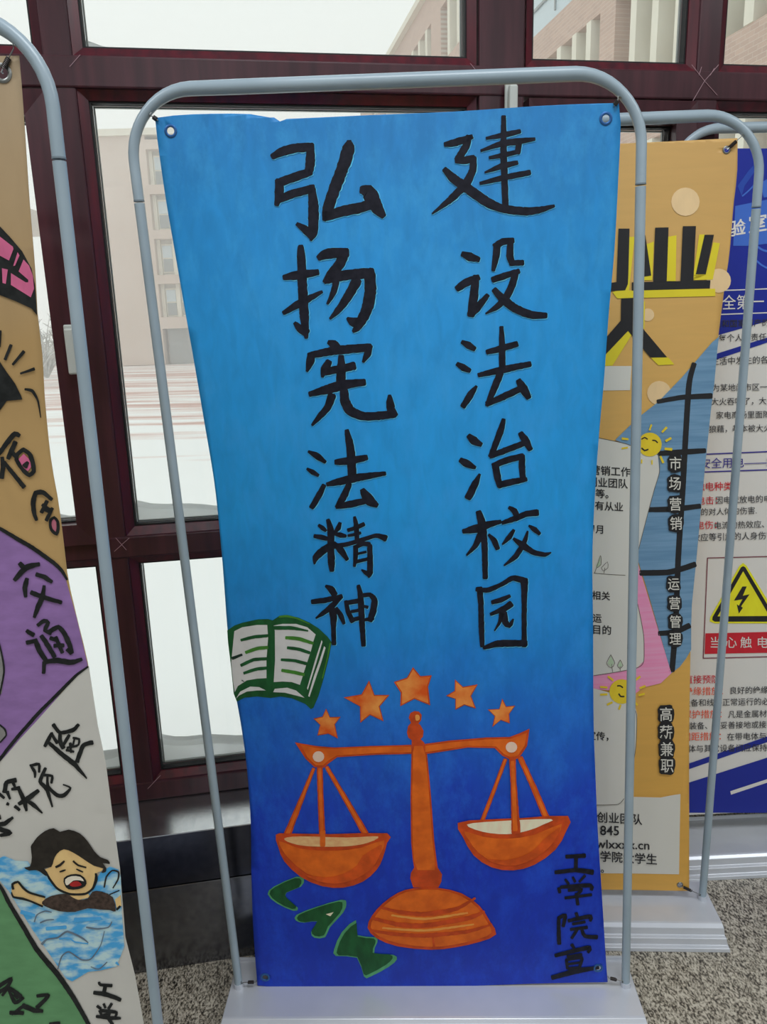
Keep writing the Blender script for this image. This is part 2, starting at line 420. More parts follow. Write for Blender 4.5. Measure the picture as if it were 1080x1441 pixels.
# near wing: brick frame below a glass curtain wall
wing('core_block', A_+.8, 3.5, SPLIT, -.29, .88, M_infill, 8)
for k0, k1 in ((.767, .862), (.40, .527), (-.02, .12)):
    wing('brick_band', A_, 3.5, SPLIT, k0, k1, M_brick, .8)
for (s0, s1) in ((18.42, 19.2), (26.0, 27.0), (11.6, 12.6), (5.5, 6.4)):
    wing('brick_pier', A_-.01, s0, s1, -.29, .86, M_brick, .8)
for sc_ in (20.62, 19.78, 21.6, 22.6, 23.6, 24.6, 17.52, 16.59, 15.67, 14.5, 13.4, 10.6, 9.4, 8.2, 7.2):
    for k0, k1 in ((.527, .767), (.12, .40)):
        wing('stone_fin', A_-.03, sc_-.13, sc_+.13, k0, k1, M_fin, .8)
for s0 in (13.6, 9.7):
    for k0 in (.53, .14):
        f = wing('window', A_+.7, s0, s0+.75, k0, k0+.24, M_fin, .15)
        for dz in (0, .12):
            g = wing('pane', A_+.66, s0+.1, s0+.65, k0+.012+dz, k0+.105+dz, M_darkpane, .05); g.parent = f; g.location = (0, 0, 0)
wing('curtain_wall', A_+.12, 6, SPLIT, .862, 1.44, M_curt, 6)
for k in range(7):
    kk = .94+k*.075; wing('curtain_rail', A_+.07, 6, SPLIT, kk, kk+.008, M_darkpane, .08)
for k in range(11):
    ss = 7+k*1.9; wing('curtain_rail', A_+.08, ss, ss+.07, .89, 1.43, M_darkpane, .08)

# bare snowy shrubs by the walkway
M_twig = noisy('snowy_twig', rgb(150, 150, 146), rgb(205, 208, 206), (2, 2, 2), .9, .1)
for j, (px, sz) in enumerate(((38, 1.0), (62, 1.25), (84, 1.0))):
    yy = 38+j*6.5; x = ground_pt(px, yy); rnd = random.Random(j+5); bm = bmesh.new()
    for b_ in range(30):
        a = rnd.uniform(0, 2*PI); L = rnd.uniform(1.2, 3.0)*sz; lean = rnd.uniform(.1, .75)
        p = Vector((x, yy, GZ)); q = p + Vector((math.cos(a)*L*lean*.6, math.sin(a)*L*lean*.6, L*.6)); r_ = q + Vector((math.cos(a)*L*lean, math.sin(a)*L*lean, L*.4))
        tube_bm(bm, [p, q, r_], [.07, .04, .015], 5)
        for q2 in range(4):
            u = q.lerp(r_, rnd.random()); v = u + Vector((rnd.uniform(-.5, .5), rnd.uniform(-.5, .5), rnd.uniform(.1, .6)))
            tube_bm(bm, [u, v], [.03, .012], 4)
    o = obj('bare_shrub', bm, M_twig)
    tag(o, ['bare snowy shrub at far left beneath the elevated walkway', 'tallest bare snowy shrub, the middle of the three by the plaza edge', 'bare snowy shrub nearest the pale five storey building'][j], 'shrub', 'snowy shrubs across the plaza')

# snow haze between the window and the far buildings
hm = bpy.data.materials.new('snow_haze'); hm.use_nodes = True; hn = hm.node_tree; hn.nodes.clear()
ho = N(hn, 'ShaderNodeOutputMaterial'); hv = N(hn, 'ShaderNodeVolumeScatter'); hv.inputs['Color'].default_value = (1, 1, 1, 1); hv.inputs['Density'].default_value = HAZE
hn.links.new(hv.outputs[0], ho.inputs['Volume'])
hb = bmesh.new(); box_bm(hb, (0, 73, 20), (260, 138, 46)); bmesh.ops.recalc_face_normals(hb, faces=hb.faces)
haze = obj('snow_haze', hb, hm); tag(haze, 'thin white snow haze hanging over the plaza outside', 'haze', kind='stuff')
# ------------------------------------------------------------------ banner stands
M_tube = noisy('grey_enamel_tube', rgb(160, 178, 190), rgb(170, 188, 200), (8, 8, 8), .30, .5, 3)
M_base = noisy('silver_white_enamel', rgb(208, 213, 222), rgb(216, 220, 228), (8, 8, 8), .28, .5, 3, 0, .22)
M_metal = newmat('dull_steel', rgb(150, 152, 150), .35, .5, .9)[0]
M_darkm = newmat('dark_steel', rgb(70, 66, 66), .4, .5, .6)[0]
M_seam = newmat('seam_grey', rgb(128, 142, 152), .5)[0]
FOOTZ = .057
ZV = Vector((0, 0, 1))

def cross_base(hw_list, D, Nn, foot_c, half):
    """steel shell base: cross-section across the short side swept along D, ends tapered"""
    # (offset across, height, extra half length)
    sec = [(-.118, 0.0, .016), (-.116, .009, .015), (-.107, .012, .012), (-.104, .027, .011), (-.095, .030, .009), (-.091, .046, .008), (-.083, .0525, .006), (-.078, .0535, .005),
           (.070, .0535, .005), (.072, .061, .005), (.077, .061, .006), (.080, .050, .008), (.104, .018, .012), (.116, 0.0, .016)]
    bm = bmesh.new(); L_, R_ = [], []
    for o, h, e in sec:
        for lst, sg in ((L_, -1), (R_, 1)):
            lst.append(bm.verts.new(foot_c + D*(sg*(half+.014+e)) + Nn*o + ZV*h))
    n = len(sec)
    for i in range(n-1): bm.faces.new((L_[i], L_[i+1], R_[i+1], R_[i]))
    bm.faces.new(L_[::-1]); bm.faces.new(R_)
    bm.faces.new((L_[0], R_[0], R_[-1], L_[-1]))
    bmesh.ops.recalc_face_normals(bm, faces=bm.faces)
    return bm

def stand(PL, D, UP, Lh, Wd, label, hooks=None, r=.009):
    """PL: left foot centre (on the base), D along the frame, UP along the posts"""
    e = empty('banner_stand', Vector((PL.x, PL.y, 0))); tag(e, label, 'stand', 'steel banner stands by the windows')
    Nn = D.cross(UP).normalized()                  # towards the camera?
    if Nn.y > 0: Nn = -Nn
    R = .112; PR = PL + D*Wd
    ytop = Lh
    seam = Lh-.175
    b = obj('base', cross_base(None, D, -Vector((Nn.x, Nn.y, 0)).normalized(), Vector(((PL.x+PR.x)/2, (PL.y+PR.y)/2, 0)), Wd/2), M_base)
    md = b.modifiers.new('bevel', 'BEVEL'); md.width = .0012; md.segments = 2; md.limit_method = 'ANGLE'; md.angle_limit = .35
    relparent(b, e)
    for P in (PL, PR):
        t = tube('upright', [P - UP*.004 + UP*k*seam/6 for k in range(7)], r, M_tube, None, 20); relparent(t, e)
        c = tube('socket', [P - UP*.004, P + UP*.008], r+.0022, M_base, None, 20); relparent(c, e)
        j = tube('joint', [P + UP*(seam-.0012), P + UP*(seam+.0012)], r+.0003, M_seam, None, 20); relparent(j, e)
    pts = [PL + UP*seam]
    for k in range(0, 13):
        a = PI/2*k/12; pts.append(PL + D*(R*(1-math.cos(a))) + UP*(ytop-R+R*math.sin(a)))
    for k in range(1, 8): pts.append(PL + D*(R+(Wd-2*R)*k/8) + UP*ytop)
    for k in range(0, 13):
        a = PI/2*(1-k/12); pts.append(PR - D*(R*(1-math.cos(a))) + UP*(ytop-R+R*math.sin(a)))
    pts.append(PR + UP*seam)
    n_ = len(pts); rr = [r + .0030*min(1, max(0, (min(i, n_-1-i)-7)/7)) for i in range(n_)]
    t = tube('top_bow', pts, rr, M_tube, None, 20); relparent(t, e)
    # lugs with the hook holes, on the inside of the two bends
    q = R*(1-math.cos(PI/4))
    ins = {'TL': PL + D*(q+.006) + UP*(ytop-R+R*math.sin(PI/4)-.006), 'TR': PR - D*(q+.006) + UP*(ytop-R+R*math.sin(PI/4)-.006),
           'BL': PL + D*(r*.9) + UP*.012, 'BR': PR - D*(r*.9) + UP*.012}
    return e, Nn, ins

def hook(e, A, B, Nn, knob=.55):
    """thin wire with a small coil spring, from the frame lug A to the banner corner B"""
    A = A + Nn*.004; B = B + Nn*.004
    d = (B-A); L = d.length; u = d.normalized(); s = u.cross(Nn).normalized()
    h = tube('hook', [A - s*.004, A + Nn*.003, A + s*.003, A + u*.004, A + u*(L*.45)], .0009, M_metal, None, 6); relparent(h, e)
    c = []
    for k in range(60):
        a = k*2*PI/8; c.append(A + u*(L*(.45+.4*k/60)) + (s*math.cos(a)+Nn*math.sin(a))*.0030)
    sp = tube('spring', c, .0010, M_darkm, None, 5); sp.parent = h; sp.location = (0, 0, 0)
    tb = tube('spring_sleeve', [A + u*(L*.5), A + u*(L*.82)], .0026, M_darkm, None, 8); tb.parent = h; tb.location = (0, 0, 0)
    w = tube('wire_end', [A + u*(L*.82), B, B - Nn*.005], .0008, M_metal, None, 6); w.parent = h; w.location = (0, 0, 0)

def catmull(pts, x):
    """pts sorted by key: smooth interpolation of value at x"""
    if x <= pts[0][0]: return pts[0][1]
    if x >= pts[-1][0]: return pts[-1][1]
    for i in range(len(pts)-1):
        if pts[i][0] <= x <= pts[i+1][0]:
            x0, y0 = pts[i]; x1, y1 = pts[i+1]; h = x1-x0
            if h < 1e-9: return y0
            m0 = (y1-pts[i-1][1])/(x1-pts[i-1][0]) if i > 0 else (y1-y0)/h
            m1 = (pts[i+2][1]-y0)/(pts[i+2][0]-x0) if i+2 < len(pts) else (y1-y0)/h
            t = (x-x0)/h
            return (2*t**3-3*t**2+1)*y0+(t**3-2*t**2+t)*h*m0+(-2*t**3+3*t**2)*y1+(t**3-t**2)*h*m1

class Banner:
    def __init__(s, O, D, UP, Nn, left, right, top, bottom, bow=.035, rip=0):
        s.O, s.D, s.UP, s.N, s.bow, s.rip = O, D, UP, Nn, bow, rip
        cv = lambda L: [s.loc(*p) if not isinstance(p, Vector) else (p.x, p.y) for p in L]
        s.top = sorted(cv(top)); s.bot = sorted(cv(bottom))
        s.L = sorted((z, x) for x, z in cv(left)); s.R = sorted((z, x) for x, z in cv(right))
    def loc(s, px, py, off=0):
        p = to_plane(px, py, s.O + s.N*off, s.N) - s.O - s.N*off
        return p.dot(s.D), p.dot(s.UP)
    def uv(s, X, z):
        xl, xr = catmull(s.L, z), catmull(s.R, z); a = (X-xl)/(xr-xl)
        zb, zt = catmull(s.bot, X), catmull(s.top, X)
        return a, (z-zb)/(zt-zb)
    def dep(s, a, b):
        a = min(1, max(0, a)); b = min(1, max(0, b))
        return s.bow*4*a*(1-a)*math.sin(PI*b) + s.rip*math.sin(PI*b)*(.5*math.sin(11*a+5*b)+.35*math.sin(19*a-9*b+1)+.3*math.sin(7*a+13*b))
    def inv(s, px, py):
        off = 0
        for _ in range(5):
            X, z = s.loc(px, py, off); a, b = s.uv(X, z); off = s.dep(a, b)
        return X, z
    def at(s, X, z, lift=0):
        a, b = s.uv(X, z)
        return s.O + s.D*X + s.UP*z + s.N*(s.dep(a, b)+lift)

def grid_cut(bm, cell=.02, wmin=.0):
    xs = [v.co.x for v in bm.verts]; ys = [v.co.y for v in bm.verts]
    for ax, (lo, hi) in enumerate(((min(xs), max(xs)), (min(ys), max(ys)))):
        if hi-lo < .022: continue
        k = math.floor(lo/cell)+1
        while k*cell < hi-1e-5:
            co = [0, 0, 0]; no = [0, 0, 0]; co[ax] = k*cell; no[ax] = 1
            bmesh.ops.bisect_plane(bm, geom=bm.verts[:]+bm.edges[:]+bm.faces[:], plane_co=co, plane_no=no, dist=1e-6)
            k += 1
LIFT = .00045
def finish(bm, ban, name, mat, parent, layer, thick=False, uv=False):
    """bm holds flat geometry in the banner's own (X, z) metres; wrap it onto the hanging sheet"""
    for v in bm.verts: v.co = ban.at(v.co.x, v.co.y, layer*LIFT+.0004)
    bmesh.ops.recalc_face_normals(bm, faces=bm.faces)
    if bm.faces:
        bm.faces.ensure_lookup_table()
        flip = [f for f in bm.faces if f.normal.dot(ban.N) < 0]
        if flip: bmesh.ops.reverse_faces(bm, faces=flip)
    o = obj(name, bm, mat, parent)
    for p in o.data.polygons: p.use_smooth = True
    return o
def tess(bm, loops):
    tris = tessellate_polygon([[Vector((x, y, 0)) for x, y in l] for l in loops])
    flat = [bm.verts.new((x, y, 0)) for l in loops for x, y in l]
    for t in tris:
        try: bm.faces.new([flat[i] for i in t])
        except ValueError: pass
def smooth_loop(pts, k=4):
    n = len(pts); out = []
    for i in range(n):
        p0, p1, p2, p3 = pts[i-1], pts[i], pts[(i+1) % n], pts[(i+2) % n]
        for j in range(k):
            t = j/k
            out.append(tuple(.5*((2*p1[c])+(-p0[c]+p2[c])*t+(2*p0[c]-5*p1[c]+4*p2[c]-p3[c])*t*t+(-p0[c]+3*p1[c]-3*p2[c]+p3[c])*t**3) for c in (0, 1)))
    return out
def parse(s): return [tuple(float(q) for q in p.split(',')) for p in s.split()]
def poly(ban, name, loops, mat, parent, layer, tf=(0, 0, 1), sm=0, cut=True, clip=None):
    ox, oy, k = tf; bm = bmesh.new(); L = []
    for l in ([loops] if isinstance(loops, str) else loops):
        p = [(x, y) for x, y in parse(l)]
        if sm: p = smooth_loop(p, sm)
        L.append([ban.inv(ox+x*k, oy+y*k) for x, y in p])
    tess(bm, L)
    if clip:      # keep only what lies on the sheet
        for co, no in (((clip[0], 0, 0), (-1, 0, 0)), ((0, clip[1], 0), (0, -1, 0))):
            bmesh.ops.bisect_plane(bm, geom=bm.verts[:]+bm.edges[:]+bm.faces[:], plane_co=co, plane_no=no, clear_outer=True)
    if cut: grid_cut(bm)
    return finish(bm, ban, name, mat, parent, layer)
def stroke_geom(bm, ban, pts, tf, jit=.06, seed=0, wk=1.0):
    """a brush stroke: centre line with a width at each point, smoothed, rough edges, blunt rounded ends"""
    ox, oy, k = tf; rnd = random.Random(seed); P = [(ox+p[0]*k, oy+p[1]*k, p[2]*k*wk) for p in pts]
    if len(P) == 1: P = [P[0], (P[0][0]+.1, P[0][1]+.1, P[0][2])]
    # linear-ish catmull subdivision
    Q = []
    n = len(P)
    for i in range(n-1):
        p0 = P[max(i-1, 0)]; p1, p2 = P[i], P[i+1]; p3 = P[min(i+2, n-1)]
        m = max(2, int(math.hypot(p2[0]-p1[0], p2[1]-p1[1])/3))
        for j in range(m):
            t = j/m; q = []
            for c in (0, 1, 2):
                m1 = .35*(p2[c]-p0[c]); m2 = .35*(p3[c]-p1[c])
                q.append((2*t**3-3*t**2+1)*p1[c]+(t**3-2*t**2+t)*m1+(-2*t**3+3*t**2)*p2[c]+(t**3-t**2)*m2)
            Q.append(q)
    Q.append(list(P[-1]))
    # rounded caps: extend slightly with narrowing width
    def cap(a, b):
        dx, dy = a[0]-b[0], a[1]-b[1]; l = math.hypot(dx, dy) or 1; dx /= l; dy /= l; w = a[2]
        return [[a[0]+dx*w*f, a[1]+dy*w*f, w*g] for f, g in ((.16, .90), (.26, .62))]
    Q = cap(Q[0], Q[1])[::-1] + Q + cap(Q[-1], Q[-2])
    m = len(Q); prev = None
    for i in range(m):
        a = Q[max(i-1, 0)]; b = Q[min(i+1, m-1)]; dx, dy = b[0]-a[0], b[1]-a[1]; l = math.hypot(dx, dy) or 1
        nx, ny = -dy/l, dx/l; w = Q[i][2]/2
        w1 = w*(1+rnd.uniform(-jit, jit)); w2 = w*(1+rnd.uniform(-jit, jit))
        x, y = Q[i][0], Q[i][1]
        A = ban.inv(x+nx*w1, y+ny*w1); Bq = ban.inv(x-nx*w2, y-ny*w2); C = ban.inv(x, y)
        cur = [bm.verts.new((A[0], A[1], 0)), bm.verts.new((C[0], C[1], 0)), bm.verts.new((Bq[0], Bq[1], 0))]
        if prev:
            for j in (0, 1):
                try: bm.faces.new((prev[j], prev[j+1], cur[j+1], cur[j]))
                except ValueError: pass
        prev = cur
SPLIT_NAMES = {'page_line', 'wave_line', 'sun_ray', 'green_edge', 'painted_ray', 'eyebrow', 'eye', 'foot_ring', 'foot_shine', 'grid_line', 'white_rule', 'violet_rule', 'sun_face', 'leaf_doodle', 'orbit_line', 'arm_outline', 'card_outline', 'box_outline'}
def strokes(ban, name, data, mat, parent, layer, tf, jit=.06, wk=1.0):
    if name in SPLIT_NAMES and ';' in data:
        return [strokes(ban, name, d, mat, parent, layer, tf, jit, wk) for d in data.split(';')][0]
    bm = bmesh.new()
    for i, s in enumerate(data.split(';')):
        if s.strip(): stroke_geom(bm, ban, parse(s), tf, jit, i*13+len(s), wk)
    return finish(bm, ban, name, mat, parent, layer)

# ---- lettering in type
_EM = {}
def em_width():
    if not _EM:
        def w(t):
            c = bpy.data.curves.new('measure', 'FONT'); c.body = t; o = bpy.data.objects.new('measure', c); COL.objects.link(o)
            bpy.context.view_layer.update(); v = o.dimensions.x, o.dimensions.y
            b = [tuple(p) for p in o.bound_box]; bpy.data.objects.remove(o); bpy.data.curves.remove(c); return v, b
        a, b1 = w('国'); b, _ = w('国国'); _EM['adv'] = b[0]-a[0]
        ys = [p[1] for p in b1]; _EM['cy'] = (min(ys)+max(ys))/2
    return _EM['adv'], _EM['cy']
def text(ban, body, x, y, adv, mat, parent, layer, slope=0.0, bold=0.0, name='lettering', tall=1.0, vertical=False, rot=0.0, sx=1.0, fit=None):
    """type set on the print: x, y = left middle of the first character in photograph coordinates of the print, adv = pitch"""
    A, cy = em_width()
    c = bpy.data.curves.new('type', 'FONT'); c.body = body; c.resolution_u = 3; c.offset = bold; c.fill_mode = 'FRONT'
    o = bpy.data.objects.new('type', c); COL.objects.link(o); bpy.context.view_layer.update()
    dg = bpy.context.evaluated_depsgraph_get(); me = bpy.data.meshes.new_from_object(o.evaluated_get(dg))
    bpy.data.objects.remove(o); bpy.data.curves.remove(c)
    k = adv/A; bm = bmesh.new(); bm.from_mesh(me); bpy.data.meshes.remove(me)
    ca, sa = math.cos(rot), math.sin(rot)
    if fit: sx = fit/(max(v.co.x for v in bm.verts)*k)
    for v in bm.verts:
        lx = v.co.x*k*sx; ly = -(v.co.y-cy)*k*tall
        lx, ly = lx*ca - ly*sa, lx*sa + ly*ca
        px = x+lx; py = y + ly + lx*slope
        q = ban.inv(px, py); v.co = (q[0], q[1], 0)
    return finish(bm, ban, name, mat, parent, layer)

def sheet(ban, name, mat, holes=(), notch=None, label=None, cat='banner', group=None, hole_r=.0052, ring_mat=None):
    """the hanging sheet itself, with its eyelet holes cut through"""
    n = 60; zs = [(i/n) for i in range(n+1)]
    def pt(a, b):        # iterate X,z for a,b
        X = a*.8; z = b*1.8
        for _ in range(12):
            zb, zt = catmull(ban.bot, X), catmull(ban.top, X); z = zb+(zt-zb)*b
            xl, xr = catmull(ban.L, z), catmull(ban.R, z); X = xl+(xr-xl)*a
        return X, z
    out = [pt(i/24, 0) for i in range(24)] + [pt(1, t) for t in zs[:-1]]
    tops = [pt(1-i/24, 1) for i in range(24)]
    if notch:
        nx, nz, nw = notch; t2 = []
        for p in tops:
            t2.append(p)
        t2 += [(nx+nw, catmull(ban.top, nx+nw)), (nx, catmull(ban.top, nx)-nz), (nx-nw*.8, catmull(ban.top, nx-nw)+.001)]
        tops = sorted(t2, key=lambda p: -p[0])
    out += tops + [pt(0, 1-t) for t in zs[:-1]]
    loops = [out]; cs = []
    for hx, hy in holes:
        cx, cz = ban.inv(hx, hy); cs.append((cx, cz))
        loops.append([(cx+hole_r*math.cos(-2*PI*k/14), cz+hole_r*math.sin(-2*PI*k/14)) for k in range(14)])
    bm = bmesh.new(); tess(bm, loops); grid_cut(bm)
    uvs = {}
    uvl = bm.loops.layers.uv.new('UVMap')
    for f in bm.faces:
        for l in f.loops: l[uvl].uv = ban.uv(l.vert.co.x, l.vert.co.y)
    for v in bm.verts: v.co = ban.at(v.co.x, v.co.y, 0)
    bmesh.ops.remove_doubles(bm, verts=bm.verts, dist=1e-5)
    bmesh.ops.recalc_face_normals(bm, faces=bm.faces)
    fl = [f for f in bm.faces if f.normal.dot(ban.N) < 0]
    if fl: bmesh.ops.reverse_faces(bm, faces=fl)
    o = obj(name, bm, mat)
    for p in o.data.polygons: p.use_smooth = True
    md = o.modifiers.new('sheet_thickness', 'SOLIDIFY'); md.thickness = .0006; md.offset = -1
    tag(o, label, cat, group)
    for cx, cz in cs:
        if ring_mat:
            bm = bmesh.new(); c = ban.at(cx, cz, .0006); m_ = 20
            prof = [(hole_r*.92, 0.0), (hole_r*1.0, .0011), (hole_r*1.35, .0013), (hole_r*1.65, .0004), (hole_r*1.65, -.001)]
            rg = [[bm.verts.new(c + ban.D*(r_*math.cos(2*PI*k/m_)) + ban.UP*(r_*math.sin(2*PI*k/m_)) + ban.N*h_) for r_, h_ in prof] for k in range(m_)]
            for k in range(m_):
                for j in range(len(prof)-1): bm.faces.new((rg[k][j], rg[(k+1) % m_][j], rg[(k+1) % m_][j+1], rg[k][j+1]))
            bmesh.ops.recalc_face_normals(bm, faces=bm.faces)
            g = smooth(obj('eyelet', bm, ring_mat, o), 60)
    return o

def gradient_mat(name, stops, streak=.10, sc=(70, 70, 14), rough=.5, fleck=None, spec=.35):
    """painted sheet: colour changes down the sheet (v), with visible brush marks"""
    m, nt, b = newmat(name, rough=rough, spec=spec)
    uv = N(nt, 'ShaderNodeUVMap'); sp = N(nt, 'ShaderNodeSeparateXYZ'); nt.links.new(uv.outputs[0], sp.inputs[0])
    tc = N(nt, 'ShaderNodeTexCoord'); mp = N(nt, 'ShaderNodeMapping'); mp.inputs['Scale'].default_value = sc
    nt.links.new(tc.outputs['Object'], mp.inputs[0])
    nz = N(nt, 'ShaderNodeTexNoise'); nz.inputs['Scale'].default_value = 1; nz.inputs['Detail'].default_value = 6; nz.inputs['Distortion'].default_value = .6
    nt.links.new(mp.outputs[0], nz.inputs['Vector'])
    big = N(nt, 'ShaderNodeTexNoise'); big.inputs['Scale'].default_value = 5; big.inputs['Detail'].default_value = 3; nt.links.new(tc.outputs['Object'], big.inputs['Vector'])
    j = N(nt, 'ShaderNodeMath', operation='MULTIPLY_ADD'); j.inputs[1].default_value = .14; nt.links.new(big.outputs['Fac'], j.inputs[0])
    j2 = N(nt, 'ShaderNodeMath', operation='SUBTRACT'); j2.inputs[1].default_value = .07; nt.links.new(sp.outputs[1], j2.inputs[0]); nt.links.new(j2.outputs[0], j.inputs[2])
    r = ramp(nt, stops); nt.links.new(j.outputs[0], r.inputs[0])
    hs = N(nt, 'ShaderNodeHueSaturation'); mr = N(nt, 'ShaderNodeMapRange'); mr.inputs[1].default_value = .3; mr.inputs[2].default_value = .7; mr.inputs[3].default_value = 1-streak; mr.inputs[4].default_value = 1+streak
    nt.links.new(nz.outputs['Fac'], mr.inputs[0]); nt.links.new(mr.outputs[0], hs.inputs['Value']); nt.links.new(r.outputs[0], hs.inputs['Color'])
    last = hs.outputs[0]
    if fleck:
        f = N(nt, 'ShaderNodeTexNoise'); f.inputs['Scale'].default_value = 1; f.inputs['Detail'].default_value = 9; f.inputs['Roughness'].default_value = .75
        mp2 = N(nt, 'ShaderNodeMapping'); mp2.inputs['Scale'].default_value = (14, 14, 8); nt.links.new(tc.outputs['Object'], mp2.inputs[0]); nt.links.new(mp2.outputs[0], f.inputs['Vector'])
        fr = ramp(nt, [(.47, (0, 0, 0, 1)), (.76, (.60, .60, .60, 1))]); nt.links.new(f.outputs['Fac'], fr.inputs[0])
        mx = N(nt, 'ShaderNodeMixRGB'); mx.name = 'fleck'; nt.links.new(fr.outputs[0], mx.inputs[0]); nt.links.new(last, mx.inputs[1]); last = mx.outputs[0]
        fc = ramp(nt, [(.12, fleck[0]), (.42, fleck[1]), (.9, fleck[2])]); nt.links.new(sp.outputs[1], fc.inputs[0]); nt.links.new(fc.outputs[0], mx.inputs[2])
    nt.links.new(last, b.inputs['Base Color'])
    bp = N(nt, 'ShaderNodeBump'); bp.inputs['Strength'].default_value = .25; bp.inputs['Distance'].default_value = .001
    nt.links.new(nz.outputs['Fac'], bp.inputs['Height']); nt.links.new(bp.outputs[0], b.inputs['Normal'])
    return m
def at_y(px, py, Y):
    d = ray(px, py); return CAM + d*(Y/d.y)
# ================================================================== stand 1 and the blue painted banner
yaw = -.0311; D1 = Vector((math.cos(yaw), math.sin(yaw), 0)); UP1 = Vector((-.0316, -.002, 1)).normalized()
PL1 = Vector((-.3592, 1.4536, FOOTZ)); UP1 = (UP1 - D1*0).normalized()
e1, N1, ins1 = stand(PL1, D1, UP1, 1.8447, .87, 'front grey tubular banner stand holding the blue painted banner')
D1o = (D1 - UP1*D1.dot(UP1)).normalized()
blue_left = [(218, 163), (221.5, 196), (233, 278), (246.6, 357), (257, 418), (271.6, 500), (287, 590), (302, 680), (312, 775), (317, 840), (320, 881), (328, 955), (339, 1018), (347, 1076), (353, 1155), (354, 1234), (357, 1314), (362.5, 1388)]
blue_right = [(871, 142), (874, 172), (871, 244), (866, 341), (863, 378), (857, 444), (850, 540), (844, 604), (838, 688), (834, 780), (835, 880), (836, 1020), (838, 1076), (842, 1172), (847, 1251), (855, 1376), (857, 1390)]
blue_top = [(218, 166), (250, 162), (300, 160), (360, 161), (389, 167), (420, 166.5), (520, 162), (640, 157), (760, 149), (830, 146), (871, 145)]
blue_bot = [(362, 1387), (400, 1390), (500, 1389), (640, 1388), (760, 1384), (857, 1382)]
BB = Banner(PL1, D1o, UP1, N1, blue_left, blue_right, blue_top, blue_bot, .035, .0012)
BK = lambda r, g, b: rgb(r, g, b, K)
M_blue = gradient_mat('blue_paint', [(0.0, BK(12, 42, 150)), (.17, BK(13, 46, 160)), (.27, BK(18, 58, 166)), (.36, BK(20, 84, 172)), (.46, BK(22, 112, 180)), (.62, BK(28, 130, 192)), (.82, BK(33, 127, 187)), (1.0, BK(34, 110, 168))], .08, (50, 50, 16), .42, (BK(26, 76, 196), BK(44, 128, 208), BK(60, 146, 196)))
blue = sheet(BB, 'painted_banner', M_blue, [(240.5, 184.5), (853, 167), (373.5, 1375), (842, 1362)], (BB.loc(394, 168)[0], .004, .012), 'large blue hand painted banner with black characters and orange scales', 'banner', None, .0066, newmat('painted_eyelet', rgb(50, 100, 160), .4, .5, .5)[0])
inkm = noisy('black_ink', BK(14, 15, 24), BK(26, 26, 36), (90, 90, 90), .5, .2, 5)
halo = noisy('wet_edge', BK(96, 178, 204), BK(60, 160, 205), (90, 90, 90), .5, .3)
TF = {1: (360, 150, .2290), 2: (400, 460, .1873), 3: (420, 700, .15267), 4: (590, 150, .21852), 5: (630, 440, .18743), 6: (630, 690, .15962), 7: (750, 1150, .30556)}
